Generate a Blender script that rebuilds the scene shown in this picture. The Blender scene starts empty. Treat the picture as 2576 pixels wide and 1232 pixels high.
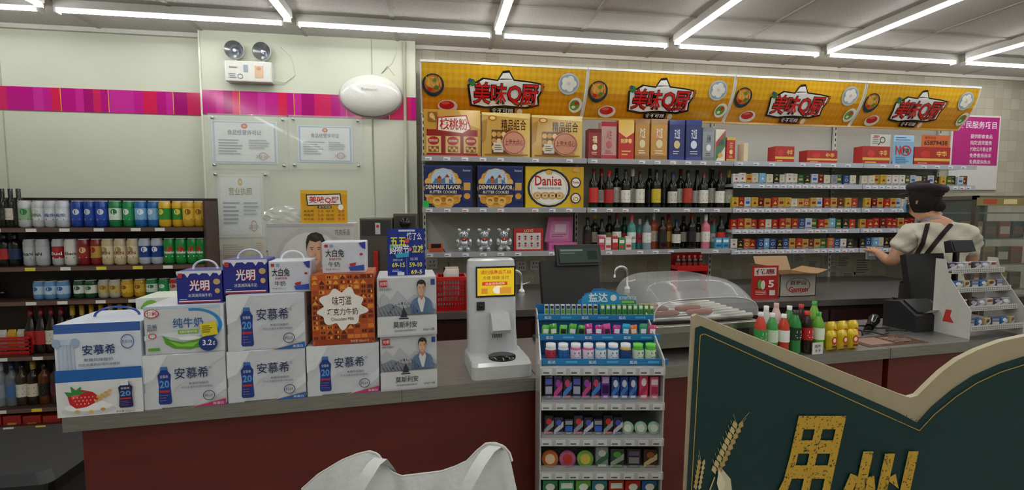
import bpy, bmesh, math, random
from mathutils import Vector, Matrix
from mathutils.bvhtree import BVHTree
random.seed(7)
SC=bpy.context.scene; C=SC.collection
try: SC.view_settings.view_transform='Standard'
except Exception: pass
PI=math.pi; rad=math.radians
F=1190.0; CAM=Vector((0,0,1.42)); YAW=rad(9); PIT=rad(4.1)
cd=bpy.data.cameras.new('Camera'); cam=bpy.data.objects.new('Camera',cd); C.objects.link(cam); cam.location=CAM; cam.rotation_euler=(PI/2-PIT,0,-YAW); cd.sensor_width=36; cd.sensor_fit='HORIZONTAL'; cd.lens=F/2576*36; cd.clip_start=.02
SC.camera=cam
w_=bpy.data.worlds.new('World'); SC.world=w_; w_.use_nodes=True; w_.node_tree.nodes['Background'].inputs[0].default_value=(.8,.85,.9,1); w_.node_tree.nodes['Background'].inputs[1].default_value=.15
RM=Matrix.Rotation(-YAW,3,'Z')@Matrix.Rotation(PI/2-PIT,3,'X')
def ray(px,py): return RM@Vector(((px-1288)/F,-(py-616)/F,-1))
def atY(px,py,Y): d=ray(px,py); return CAM+d*(Y/d.y)
def atZ(px,py,z): d=ray(px,py); return CAM+d*((z-CAM.z)/d.z)
class Frame:
    def __init__(s,o,ang): s.o=Vector((o[0],o[1],0)); s.a=ang; s.u=Vector((math.cos(ang),math.sin(ang),0)); s.n=Vector((-math.sin(ang),math.cos(ang),0))
    def to(s,px,py,t):
        d=ray(px,py); k=(t-(CAM-s.o).dot(s.n))/d.dot(s.n); p=CAM+d*k
        return ((p-s.o).dot(s.u),p.z)
    def pt(s,a,t,z): p=s.o+s.u*a+s.n*t; return Vector((p.x,p.y,z))
WALL=Frame((0,0),0)
CZ=.83
_a=atZ(155,1050,CZ); _b=atZ(1350,950,CZ)
CNT=Frame(_a,math.atan2(_b.y-_a.y,_b.x-_a.x))
RK=Frame((math.sin(YAW)*1.64,math.cos(YAW)*1.64),-YAW)
# ---------------------------------------------------------------- materials
def lin(h):
    h=h.lstrip('#'); r=[]
    if len(h)==3: h=''.join(q*2 for q in h)
    for i in (0,2,4):
        c=int(h[i:i+2],16)/255; r.append(c/12.92 if c<=.04045 else ((c+.055)/1.055)**2.4)
    return (*r,1)
MATS={}
KIND={'paper':dict(r=.42),'matte':dict(r=.8),'gloss':dict(r=.14),'satin':dict(r=.5),'metal':dict(r=.3,m=1),'foil':dict(r=.22,m=.75),'clear':dict(r=.04,a=.16),'glass':dict(r=.12,a=.3),'film':dict(r=.08,a=.45),
 'fabric':dict(r=.95),'skin':dict(r=.55),'emit':dict(e=31),'screen':dict(e=.9)}
def mat(k):
    if k in MATS: return MATS[k]
    p=KIND[k]; m=bpy.data.materials.new(k); m.use_nodes=True; n=m.node_tree.nodes; L=m.node_tree.links; n.clear()
    out=n.new('ShaderNodeOutputMaterial'); at=n.new('ShaderNodeAttribute'); at.attribute_name='Col'
    if 'e' in p:
        e=n.new('ShaderNodeEmission'); L.new(at.outputs['Color'],e.inputs[0]); e.inputs[1].default_value=p['e']; L.new(e.outputs[0],out.inputs[0]); MATS[k]=m; return m
    b=n.new('ShaderNodeBsdfPrincipled'); tc=n.new('ShaderNodeTexCoord'); no=n.new('ShaderNodeTexNoise'); no.inputs['Scale'].default_value=40 if k!='fabric' else 160
    mr=n.new('ShaderNodeMapRange'); mr.inputs['To Min'].default_value=.9; mr.inputs['To Max'].default_value=1.06
    mx=n.new('ShaderNodeVectorMath'); mx.operation='MULTIPLY'
    L.new(tc.outputs['Object'],no.inputs['Vector']); L.new(no.outputs[0],mr.inputs[0]); L.new(at.outputs['Color'],mx.inputs[0]); L.new(mr.outputs[0],mx.inputs[1]); L.new(mx.outputs[0],b.inputs['Base Color'])
    b.inputs['Roughness'].default_value=p['r']; b.inputs['Metallic'].default_value=p.get('m',0); b.inputs['Alpha'].default_value=p.get('a',1)
    if k=='fabric':
        bp=n.new('ShaderNodeBump'); bp.inputs['Strength'].default_value=.35; bp.inputs['Distance'].default_value=.002; L.new(no.outputs[0],bp.inputs['Height']); L.new(bp.outputs[0],b.inputs['Normal'])
    L.new(b.outputs[0],out.inputs[0]); MATS[k]=m; return m
def node_mat(name,fn):
    m=bpy.data.materials.new(name); m.use_nodes=True; nt=m.node_tree; b=nt.nodes['Principled BSDF']; fn(nt,nt.nodes,nt.links,b); return m
def noisy(name,c1,c2,scale,rough,metal=0,bump=0,stretch=(1,1,1)):
    def fn(nt,n,L,b):
        tc=n.new('ShaderNodeTexCoord'); mp=n.new('ShaderNodeMapping'); mp.inputs['Scale'].default_value=stretch
        no=n.new('ShaderNodeTexNoise'); no.inputs['Scale'].default_value=scale; no.inputs['Detail'].default_value=6
        cr=n.new('ShaderNodeValToRGB'); cr.color_ramp.elements[0].color=lin(c1); cr.color_ramp.elements[1].color=lin(c2); cr.color_ramp.elements[0].position=.3; cr.color_ramp.elements[1].position=.7
        L.new(tc.outputs['Object'],mp.inputs[0]); L.new(mp.outputs[0],no.inputs['Vector']); L.new(no.outputs[0],cr.inputs[0]); L.new(cr.outputs[0],b.inputs['Base Color'])
        b.inputs['Roughness'].default_value=rough; b.inputs['Metallic'].default_value=metal
        if bump:
            bp=n.new('ShaderNodeBump'); bp.inputs['Strength'].default_value=bump; bp.inputs['Distance'].default_value=.004; L.new(no.outputs[0],bp.inputs['Height']); L.new(bp.outputs[0],b.inputs['Normal'])
    return node_mat(name,fn)
M_wall=noisy('cream_wall','#c2c6b3','#c8ccb9',3,.5)
M_ceil=noisy('ceiling_tile','#aba8a4','#c3c0bb',90,.9,bump=.5)
M_floor=noisy('floor_tile','#8f8b85','#a19c95',5,.35)
M_red=noisy('red_wood','#5a1a13','#661f16',3,.35,stretch=(1,1,8))
M_steel=noisy('brushed_steel','#8f8d8a','#a8a5a1',12,.34,metal=.85,stretch=(1,20,20))
M_brown=noisy('brown_shelf','#3a2823','#4c332c',8,.5)
M_rear=noisy('dark_rear_panel','#241a18','#32241f',8,.6)
def _tile(nt,n,L,b):
    tc=n.new('ShaderNodeTexCoord'); sp=n.new('ShaderNodeSeparateXYZ'); cb=n.new('ShaderNodeCombineXYZ'); br=n.new('ShaderNodeTexBrick')
    L.new(tc.outputs['Object'],sp.inputs[0]); L.new(sp.outputs[0],cb.inputs[0]); L.new(sp.outputs[2],cb.inputs[1]); L.new(cb.outputs[0],br.inputs['Vector'])
    br.offset=0; br.inputs['Scale'].default_value=1; br.inputs['Brick Width'].default_value=.1; br.inputs['Row Height'].default_value=.1; br.inputs['Mortar Size'].default_value=.002
    br.inputs['Color1'].default_value=lin('#a39c8b'); br.inputs['Color2'].default_value=lin('#b4af9f'); br.inputs['Mortar'].default_value=lin('#979281')
    L.new(br.outputs[0],b.inputs['Base Color']); b.inputs['Roughness'].default_value=.4
M_tile=node_mat('beige_tile',_tile)
# ---------------------------------------------------------------- mesh builder
def setcols(me,cols,loops):
    at=me.color_attributes.new('Col','FLOAT_COLOR','CORNER'); buf=[]
    for c,k in zip(cols,loops): buf.extend(c*k)
    at.data.foreach_set('color',buf)
CL={}
def cl(h):
    if h not in CL: CL[h]=lin(h)
    return CL[h]
class MB:
    def __init__(s): s.v=[];s.f=[];s.c=[];s.m=[];s.s=[];s.ms=[]
    def add(s,vs,fs,col,m='paper',sm=False):
        b=len(s.v); s.v.extend([tuple(p) for p in vs])
        if m not in s.ms: s.ms.append(m)
        i=s.ms.index(m)
        for k,f in enumerate(fs):
            s.f.append([b+q for q in f]); s.c.append(cl(col if isinstance(col,str) else col[k])); s.m.append(i); s.s.append(sm)
        return s
    def box(s,x0,y0,z0,x1,y1,z1,col,m='paper',b=0):
        if b:
            bm=bmesh.new(); bmesh.ops.create_cube(bm,size=1)
            for v in bm.verts: v.co=Vector((x0+(v.co.x+.5)*(x1-x0),y0+(v.co.y+.5)*(y1-y0),z0+(v.co.z+.5)*(z1-z0)))
            bmesh.ops.bevel(bm,geom=bm.edges[:],offset=b,segments=2,affect='EDGES',profile=.5)
            bm.verts.index_update(); s.add([v.co[:] for v in bm.verts],[[v.index for v in f.verts] for f in bm.faces],col,m); bm.free(); return s
        v=[(x,y,z) for x in (x0,x1) for y in (y0,y1) for z in (z0,z1)]
        return s.add(v,[(0,1,3,2),(4,6,7,5),(0,4,5,1),(2,3,7,6),(0,2,6,4),(1,5,7,3)],col,m)
    def prism(s,pts,y0,y1,col,m='paper'):
        n=len(pts); v=[(x,y0,z) for x,z in pts]+[(x,y1,z) for x,z in pts]
        return s.add(v,[list(range(n)),list(range(2*n-1,n-1,-1))]+[(i,(i+1)%n,n+(i+1)%n,n+i) for i in range(n)],col,m)
    def prismx(s,pts,x0,x1,col,m='paper'):
        n=len(pts); v=[(x0,y,z) for y,z in pts]+[(x1,y,z) for y,z in pts]
        return s.add(v,[list(range(n)),list(range(2*n-1,n-1,-1))]+[(i,(i+1)%n,n+(i+1)%n,n+i) for i in range(n)],col,m)
    def lathe(s,prof,col,m='gloss',n=16,c=(0,0,0),rot=None):
        v=[];f=[];cs=[]
        for r,z in prof:
            for i in range(n):
                a=2*PI*i/n; p=Vector((r*math.cos(a),r*math.sin(a),z))
                if rot: p=rot@p
                v.append((p[0]+c[0],p[1]+c[1],p[2]+c[2]))
        for j in range(len(prof)-1):
            for i in range(n):
                k=(i+1)%n; f.append((j*n+i,j*n+k,(j+1)*n+k,(j+1)*n+i)); cs.append(col if isinstance(col,str) else col[j])
        return s.add(v,f,cs,m,True)
    def ball(s,c,r,col,m='gloss',n=12):
        if not hasattr(r,'__len__'): r=(r,r,r)
        v=[];f=[]; R=n//2+2
        for j in range(R+1):
            t=PI*j/R
            for i in range(n):
                a=2*PI*i/n; v.append((c[0]+r[0]*math.sin(t)*math.cos(a),c[1]+r[1]*math.sin(t)*math.sin(a),c[2]+r[2]*math.cos(t)))
        for j in range(R):
            for i in range(n): k=(i+1)%n; f.append((j*n+i,(j+1)*n+i,(j+1)*n+k,j*n+k))
        return s.add(v,f,col,m,True)
    def tube(s,path,r,col,m='gloss',n=8):
        P=[Vector(p) for p in path]; v=[];f=[]; up=None
        for i,p in enumerate(P):
            t=(P[min(i+1,len(P)-1)]-P[max(i-1,0)]).normalized()
            if up is None: up=Vector((0,0,1)) if abs(t.z)<.9 else Vector((1,0,0))
            a=t.cross(up).normalized(); up=a.cross(t).normalized()
            rr=r[i] if hasattr(r,'__len__') else r
            for k in range(n): q=2*PI*k/n; v.append(p+a*math.cos(q)*rr+up*math.sin(q)*rr)
        for i in range(len(P)-1):
            for k in range(n): l=(k+1)%n; f.append((i*n+k,i*n+l,(i+1)*n+l,(i+1)*n+k))
        f.append(list(range(n))); f.append([len(v)-1-k for k in range(n)])
        return s.add(v,f,col,m,True)
    def pillow(s,w,h,d,col,m='gloss',c=(0,0,0),n=8):
        for sg in (-1,1):
            v=[];f=[]
            for j in range(n+1):
                for i in range(n+1):
                    u=2*i/n-1; q=2*j/n-1; e=max(0,(1-u**4)*(1-q**4))**.5
                    v.append((c[0]+u*w/2,c[1]+sg*d/2*e,c[2]+h/2+q*h/2))
            for j in range(n):
                for i in range(n): a=j*(n+1)+i; f.append((a,a+1,a+n+2,a+n+1))
            s.add(v,f,col,m,True)
        return s
    def mesh(s,name):
        me=bpy.data.meshes.new(name); me.from_pydata(s.v,[],s.f)
        for k in s.ms: me.materials.append(k if isinstance(k,bpy.types.Material) else mat(k))
        me.polygons.foreach_set('material_index',s.m); me.polygons.foreach_set('use_smooth',s.s)
        setcols(me,s.c,[len(f) for f in s.f]); me.update(); return me
    def build(s,name,parent=None,loc=(0,0,0),rz=0): return inst(name,s.mesh(name),parent,loc,rz)
def inst(name,me,parent=None,loc=(0,0,0),rz=0):
    o=bpy.data.objects.new(name,me); C.objects.link(o); o.location=loc; o.rotation_euler[2]=rz
    if parent: o.parent=parent
    return o
def T(o,label,cat,group=None):
    o['label']=label; o['category']=cat
    if group: o['group']=group
    return o
def E(name,label,cat,loc,rz=0,group=None): return T(inst(name,None,None,loc,rz),label,cat,group)
def S(o): o['kind']='structure'; return o
NUM='zeroth first second third fourth fifth sixth seventh eighth ninth tenth eleventh twelfth thirteenth fourteenth fifteenth sixteenth seventeenth eighteenth nineteenth twentieth'.split()
def nth(n):
    if n<=20: return NUM[n]
    t={2:'twenty',3:'thirty',4:'forty',5:'fifty'}[n//10]
    return t+'-'+NUM[n%10] if n%10 else {3:'thirtieth',4:'fortieth',5:'fiftieth'}[n//10]
# ---------------------------------------------------------------- text
GL={}
def _glyph(t,bold):
    cu=bpy.data.curves.new('t','FONT'); cu.body=t; cu.size=1; cu.offset=bold; cu.resolution_u=2
    o=bpy.data.objects.new('t',cu); C.objects.link(o); dg=bpy.context.evaluated_depsgraph_get(); dg.update()
    me=o.evaluated_get(dg).to_mesh(); v=[(p.co.x,p.co.y) for p in me.vertices]; f=[list(p.vertices) for p in me.polygons]
    o.evaluated_get(dg).to_mesh_clear(); bpy.data.objects.remove(o); bpy.data.curves.remove(cu); return v,f
def glyph(t,bold=0):
    k=(t,bold)
    if k not in GL:
        v,f=_glyph(t,bold)
        if not v: v=[(0,0),(1,0),(1,1)]; f=[]
        x0=min(p[0] for p in v);x1=max(p[0] for p in v);y0=min(p[1] for p in v);y1=max(p[1] for p in v)
        GL[k]=([((x-x0)/max(1e-6,x1-x0),(y-y0)/max(1e-6,y1-y0)) for x,y in v],f)
    return GL[k]
class Art:
    def __init__(s,mb,w,h,x0=0,y0=0,x1=100,y1=100,ox=0,oz=0,oy=0,warp=None,step=.0004,m='paper'):
        s.mb=mb;s.x0=x0;s.y1=y1;s.kx=w/(x1-x0);s.kz=h/(y1-y0);s.ox=ox;s.oz=oz;s.oy=oy;s.w=warp;s.l=0;s.st=step;s.m=m
    def P(s,x,y):
        X=s.ox+(x-s.x0)*s.kx; Z=s.oz+(s.y1-y)*s.kz; o=s.l*s.st
        return s.w(X,Z,o) if s.w else (X,s.oy-o,Z)
    def poly(s,pts,col,m=None): s.l+=1; s.mb.add([s.P(*p) for p in pts],[list(range(len(pts)))],col,m or s.m); return s
    def rect(s,a,b,c,d,col,m=None): return s.poly([(a,b),(c,b),(c,d),(a,d)],col,m)
    def ell(s,cx,cy,rx,ry,col,n=18,m=None): return s.poly([(cx+rx*math.cos(2*PI*i/n),cy+ry*math.sin(2*PI*i/n)) for i in range(n)],col,m)
    def ring(s,cx,cy,rx,ry,t,col,a0=0,a1=360,n=20):
        s.l+=1; v=[]
        for i in range(n+1):
            a=rad(a0+(a1-a0)*i/n)
            v+= [s.P(cx+rx*math.cos(a),cy+ry*math.sin(a)),s.P(cx+(rx-t)*math.cos(a),cy+(ry-t*ry/rx)*math.sin(a))]
        s.mb.add(v,[(2*i,2*i+2,2*i+3,2*i+1) for i in range(n)],col,s.m); return s
    def line(s,pts,t,col):
        for (a,b),(c,d) in zip(pts,pts[1:]):
            L=math.hypot(c-a,d-b) or 1; nx=-(d-b)/L*t/2; ny=(c-a)/L*t/2
            s.poly([(a+nx,b+ny),(c+nx,d+ny),(c-nx,d-ny),(a-nx,b-ny)],col)
        return s
    def text(s,t,a,b,c,d,col,bold=0.0):
        s.l+=1; v,f=glyph(t,bold)
        s.mb.add([s.P(a+(c-a)*x,d-(d-b)*y) for x,y in v],f,col,s.m); return s
    def lines(s,a,b,c,d,n,col):
        for i in range(n):
            y=b+(d-b)*(i+.5)/n; s.rect(a,y-(d-b)/n*.18,a+(c-a)*random.uniform(.6,1),y+(d-b)/n*.18,col)
        return s
def pbox(fr,px,t0,dep,z0,name,label,cat,base,artf=None,group=None,m='paper',b=.003,handle=None,zt=None,side=None,artname='printed_front',am='paper'):
    x0,y0,x1,y1=px; ym=(y0+y1)/2
    s0=fr.to(x0,ym,t0)[0]; s1=fr.to(x1,ym,t0)[0]
    if zt is None: zt=fr.to((x0+x1)/2,y0,t0)[1]
    if z0 is None: z0=fr.to((x0+x1)/2,y1,t0)[1]
    w=s1-s0; h=zt-z0
    e=E(name,label,cat,fr.pt((s0+s1)/2,t0+dep/2,z0),fr.a,group)
    mb=MB(); mb.box(-w/2,-dep/2,0,w/2,dep/2,h,base,m,min(b,w*.2)); mb.build('body',e)
    if artf:
        mb=MB(); A=Art(mb,w,h,ox=-w/2,oy=-dep/2-.0003,m=am); artf(A)
        if side:
            B=Art(mb,dep*.94,h*.96,oz=h*.02,warp=lambda X,Z,o:(-w/2-.0004-o,dep*.47-X,Z)); side(B)
            B=Art(mb,dep*.94,h*.96,oz=h*.02,warp=lambda X,Z,o:(w/2+.0004+o,-dep*.47+X,Z)); side(B)
        mb.build(artname,e)
    if handle:
        mb=MB(); hw=w*.28; P=[(hw*math.cos(PI*i/10),0,h+.028*math.sin(PI*i/10)) for i in range(11)]
        mb.tube(P,.0035,handle,'gloss',6); mb.build('handle',e)
    return zt
# ================================================================ ROOM
YB=3.85; YM=3.75; ZC=2.70
XA=atY(512,300,YM).x; XB=atY(1047,300,YM).x
XL=-4.6; XR=7.2; YF=-3.2
def slab(name,x0,y0,z0,x1,y1,z1,m): mb=MB(); mb.box(x0,y0,z0,x1,y1,z1,'#ffffff',m); return S(mb.build(name))
slab('floor',XL,YF,-.1,XR,YB+.1,0,M_floor)
slab('ceiling',XL,YF,ZC,XR,YB+.1,ZC+.1,M_ceil)
slab('wall_back_left',XL,YB,0,XA,YB+.1,ZC,M_wall)
slab('wall_back_middle',XA,YM,0,XB,YB+.1,ZC,M_wall)
slab('wall_back_right',XB,YB,0,XR,YB+.1,ZC,M_tile)
slab('wall_left',XL-.1,YF,0,XL,YB,ZC,M_wall); slab('wall_right',XR,YF,0,XR+.1,YB,ZC,M_wall); slab('wall_front',XL,YF-.1,0,XR,YF,ZC,M_wall)
def frieze(name,x0,x1,Y,zt0,zb0):
    mb=MB(); x=x0; cs=['#b3167d','#c22a8c','#a3126e','#c8265e','#b3167d','#c02f93','#bb1f86','#cf2350']; i=0
    while x<x1-.01:
        w=random.choice([.06,.09,.12,.16,.05]); e=min(x1,x+w)
        mb.box(x,Y-.006,zb0,e,Y,zt0,cs[i%8],'gloss')
        if i%5==3: mb.box(e-.004,Y-.0075,zb0,e,Y-.006,zt0,'#d8b040','gloss')
        x=e;i+=1
    S(mb.build(name))
p=atY(250,225,YB); q=atY(250,283,YB); frieze('trim_1',XL,XA,YB,p.z,q.z)
p=atY(780,236,YM); q=atY(780,294,YM); frieze('trim_2',XA,XB,YM,p.z,q.z)
mb=MB()
for px,Y in ((6,YB),(937,YM)):
    X=atY(px,250,Y).x; mb.box(X-.004,Y-.003,0,X+.004,Y,ZC,'#a9ab98','matte')
mb.box(XA-.012,YM-.006,0,XA,YB,ZC,'#d6d8c8','gloss'); S(mb.build('trim_3'))
ROWX=[-2.32,-.93,.43,1.74,3.0,4.27]; YL=3.38; ZL=2.62
mb=MB()
for a in ROWX+[5.6]: mb.box(a-.72,YF,ZC-.006,a-.695,YB,ZC,'#a5a39c','matte')
for a in ROWX: mb.box(a-.012,YF,ZC-.006,a+.012,YB,ZC,'#a5a39c','matte')
for i in range(10): y=3.0-i*.62; mb.box(XL,y-.012,ZC-.007,XR,y+.012,ZC,'#a5a39c','matte')
mb.box(XL,YB-.03,ZC-.03,XR,YB,ZC,'#d0cec6','matte'); S(mb.build('trim_4'))
# ---------------------------------------------------------------- tube lights
def tube_light(x0,y0,x1,y1,label,group):
    L=math.hypot(x1-x0,y1-y0)
    e=E('tube_light',label,'ceiling light',((x0+x1)/2,(y0+y1)/2,ZL),math.atan2(y1-y0,x1-x0),group)
    a=MB(); a.box(-L/2,-.03,.03,L/2,.03,.08,'#c8c6c0','matte',.004); a.build('housing',e)
    b=MB(); P=[(0+.017*math.cos(PI+PI*i/8),.017*math.sin(PI+PI*i/8)*.8+.024) for i in range(9)]
    b.prismx(P,-L/2+.012,L/2-.012,'#fbfbf9','emit'); b.build('tube',e)
    for sx in (-1,1): c=MB(); c.box(sx*(L/2-.006)-.006,-.022,.004,sx*(L/2-.006)+.006,.022,.03,'#f0f0ee','gloss'); c.build('end_cap',e)
ed=[-3.6]+ROWX+[5.6]
for i in range(7):
    tube_light(ed[i]+.04,YL,ed[i+1]-.04,YL,f'white strip light along the back wall, {nth(i+1)} from the left','strip lights along the back wall')
for i,x in enumerate(ROWX+[5.6]):
    y=YL-.05; k=1
    while y-1.2>YF+.1:
        tube_light(x,y-.02,x,y-1.2,f'white strip light running toward the camera in {nth(i+1)} row from left, {nth(k)} from wall','strip lights running front to back'); y-=1.24; k+=1
# ================================================================ MIDDLE WALL ITEMS
def wm(px,py,Y=YM): p=atY(px,py,Y); return p.x,p.z
x,z=wm(635,212); e=E('emergency_light','white twin head emergency light on the cream wall above the certificates','emergency light',(x,YM,z))
W=.31;H=.145
mb=MB(); mb.box(-W/2,-.07,0,W/2,0,H,'#d4d4ce','gloss',.008); mb.build('case',e)
mb=MB(); A=Art(mb,W,H,ox=-W/2,oy=-.0705); A.rect(10,30,25,36,'#888').text('Rumaosi',10,28,28,38,'#667').rect(40,20,50,55,'#8a96a2').rect(64,22,82,80,'#c9a98c').ell(73,36,5,9,'#b08e70').ring(33,75,6,12,1.4,'#6b7f96').lines(8,60,28,85,3,'#99a'); mb.build('label_sticker',e)
for sx,d in ((-1,-.12),(1,.1)):
    cx=sx*.092; R=Matrix.Rotation(-d,3,'Z')@Matrix.Rotation(rad(96),3,'X')
    mb=MB(); mb.lathe([(.0,-.05),(.035,-.045),(.06,-.01),(.066,.012),(.062,.016)],'#cfcfca','gloss',20,(cx,-.05,H+.075),R)
    mb.lathe([(.012,0),(.012,.05)],'#bbb','gloss',8,(cx,-.04,H-.01)); o=mb.build('lamp_head',e)
    mb=MB(); mb.lathe([(.061,.014),(.045,.0),(.02,-.02),(.012,-.024),(0,-.02)],'#8f9498','foil',20,(cx,-.05,H+.075),R); mb.build('reflector',o)
    mb=MB(); mb.ball((cx,-.052,H+.073),.012,'#eef','gloss',8); mb.build('bulb',o)
mb=MB(); a=wm(692,205); b_=wm(742,190); c_=wm(738,160); d_=wm(706,118)
mb.tube([(a[0],YM-.03,a[1]),((a[0]+b_[0])/2,YM-.012,a[1]-.01),(b_[0],YM-.003,b_[1]),(c_[0],YM-.003,c_[1]),((c_[0]+d_[0])/2+.02,YM-.003,(c_[1]+d_[1])/2),(d_[0],YM-.003,d_[1])],.003,'#d0d0ca','gloss',6)
T(mb.build('power_cord'),'thin white cord from the emergency light up the wall','cord')
x,z=wm(934,242); e=E('wall_speaker','white oval plastic device mounted high on the cream wall','wall device',(x,YM,z))
mb=MB(); rx=.225;rz=.155
mb.ball((0,-.02,0),(rx,.075,rz),'#d9d9d4','gloss',32); mb.build('cover',e)
mb=MB(); mb.add([(rx*1.0*math.cos(2*PI*i/40)*k,(-.004 if k>1 else -.02),rz*math.sin(2*PI*i/40)*k-.004) for k in (1.04,.99) for i in range(40)],[(i,(i+1)%40,40+(i+1)%40,40+i) for i in range(40)],'#a8a8a4','gloss'); mb.build('rim',e)
mb=MB(); A=Art(mb,rx*.5,rz*.12,ox=-rx*.25,oy=-.097,oz=.02); A.text('Rumaosi',0,0,100,100,'#9a9a96'); mb.build('printed_mark',e)
mb=MB(); P=[]
for px,py in ((993,190),(975,165),(960,185),(985,160),(998,130),(996,118)): q=wm(px,py); P.append((q[0],YM-.004,q[1]))
mb.tube(P,.003,'#d8d8d2','gloss',6); T(mb.build('cable'),'looped white cable rising from the oval wall device','cable')
mb=MB(); X=wm(1018,200)[0]; mb.tube([(X,YM-.012,1.1),(X,YM-.012,ZC-.01)],.012,'#c9cab8','gloss',10); T(mb.build('conduit_pipe'),'cream vertical pipe on the wall left of the shelving','pipe')
mb=MB(); X=wm(939,400)[0]; mb.tube([(X,YM-.004,1.2),(X,YM-.004,wm(939,290)[1])],.004,'#b9bba8','gloss',6); T(mb.build('cable_cover'),'thin cable cover running down below the oval wall device','cable cover')
# -- certificates
def acrylic(px,label):
    a=wm(px[0],px[1]); b=wm(px[2],px[3]); w=b[0]-a[0]; h=a[1]-b[1]
    e=E('acrylic_board',label,'acrylic board',(a[0],YM,b[1]))
    mb=MB(); mb.box(0,-.024,0,w,-.019,h,'#dfe6e2','clear'); mb.build('panel',e)
    for i in (0,1):
        for j in (0,1): mb=MB(); mb.lathe([(.0,-.028),(.009,-.028),(.009,.0)],'#bfc0bd','metal',10,(.03+i*(w-.06),0,.03+j*(h-.06)),Matrix.Rotation(rad(-90),3,'X')); mb.build('standoff_screw',e)
acrylic((525,286,728,428),'clear acrylic board over the left framed certificate'); acrylic((728,290,914,428),'clear acrylic board over the upper right certificate'); acrylic((533,428,688,640),'clear acrylic board over the tall gold business certificate')
def cert(px,label,border,title,emb,tc):
    a=wm(px[0],px[1]); b=wm(px[2],px[3]); w=b[0]-a[0]; h=a[1]-b[1]
    e=E('certificate',label,'certificate',(a[0],YM-.002,b[1]))
    mb=MB(); mb.box(0,-.002,0,w,.002,h,'#dfe3e2','paper'); mb.build('sheet',e)
    mb=MB(); A=Art(mb,w,h,oy=-.0024); A.rect(2,2,98,98,border).rect(5,5,95,95,'#e3e6e4').ell(50,12,5,6,emb[0]).ell(50,12,2.5,3,emb[1])
    A.text(title,24,21,76,33,tc,.005); A.lines(10,42,50,80,6,'#8d95a0').lines(56,42,90,66,4,'#9aa2ac').ring(78,82,7,9,1.2,'#c65f5f').text('2020',66,80,88,86,'#8d95a0'); mb.build('printed_front',e)
cert((531,302,700,413),'left landscape certificate with pale blue border in acrylic','#aebfd6','食品经营许可证',('#c9302a','#e0b13c'),'#5a6478')
cert((748,315,888,409),'smaller certificate with bright blue border right of the other','#8fb4dc','食品经营许可证',('#c9302a','#e0b13c'),'#5a6478')
cert((547,438,666,596),'tall portrait certificate with gold emblem on the cream wall','#ddd9c4','营业执照',('#c9a03a','#e6cf86'),'#8a7440')
for i,(a,b,c,d) in enumerate(((551,605,632,690),(640,600,672,690))):
    q=wm(a,b); r=wm(c,d); mb=MB(); w=r[0]-q[0]; h=q[1]-r[1]; mb.box(0,-.002,0,w,0,h,'#d9cdb8','paper'); A=Art(mb,w,h,oy=-.0024); A.lines(12,10,88,60,8,'#a79a86'); T(mb.build('notice_sheet',None,(q[0],YM,r[1])),('wide' if i==0 else 'narrow')+' paper notice below the tall portrait certificate','notice')
# ================================================================ LEFT CAN SHELVES
SY=3.33; SD=.17
SX0=-3.3; SX1=WALL.to(518,580,SY)[0]
lev=[572,668,752]; LZ=[WALL.to(260,y,SY)[1] for y in lev]; LZ+= [LZ[2]-.345,LZ[2]-.675,LZ[2]-1.03]
e=E('drinks_shelving','dark brown shelving unit full of cans on the left','shelf unit',(SX0,SY,0))
W=SX1-SX0; top=WALL.to(500,497,SY)[1]
mb=MB(); mb.box(0,SD,.05,W,SD+.015,top,'#ffffff',M_rear); mb.build('back_panel',e)
mb=MB(); mb.box(W-.012,.0,0.0,W,SD,top-.02,'#ffffff',M_brown); mb.build('side_panel',e)
for z in LZ+[.08]:
    mb=MB(); mb.box(0,-.01,z-.024,W-.013,SD,z,'#ffffff',M_brown); o=mb.build('shelf',e)
    mb=MB(); mb.box(0,-.016,z-.026,W-.013,-.0105,z-.002,'#6a5148','gloss')
    for k in range(int(W/.19)):
        xx=.04+k*.19+random.uniform(-.03,.03); mb.box(xx,-.0185,z-.024,xx+.055,-.0158,z-.004,random.choice(['#e8e6df','#e8e6df','#e6d24a']),'paper')
    mb.build('price_strip',o)
CANM={}
def can(px,zs,h,r,k,label,grp,Y=3.39):
    base,band,emb,txt,tc,matk=k
    key=(k,h)
    if key not in CANM:
        a=MB(); a.lathe([(0,.004),(r*.72,0),(r*.8,.002),(r,.012),(r,h*.28),(r,h*.72),(r,h-.02),(r*.84,h-.005),(r*.86,h)],[base]*4+[band,base,base,'#c9ccd0'],matk,18)
        A=Art(a,r*2.2,h,ox=-r*1.1,warp=lambda X,Z,o:((r+.0006+o)*math.sin(X/r),-(r+.0006+o)*math.cos(X/r),Z),m='gloss')
        if emb: A.ell(50,42,22,11,emb,14)
        if txt: A.text(txt,12,48,88,60,tc,.015)
        A.rect(25,68,75,72,tc)
        b=MB(); b.lathe([(0,h-.004),(r*.78,h-.004),(r*.84,h+.0005)],'#c4c7ca','metal',18); b.box(-.006,-.012,h-.004,.006,.01,h-.001,'#d8dadc','metal')
        CANM[key]=(a.mesh('beer_can'),b.mesh('lid'))
    X=WALL.to(px,600,Y)[0]
    o=T(inst('drink_can',CANM[key][0],None,(X,Y+random.uniform(-.008,.012),zs),random.uniform(-.4,.4)),label,'drink can',grp); inst('lid',CANM[key][1],o)
sil='#b9bcc0'
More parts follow.
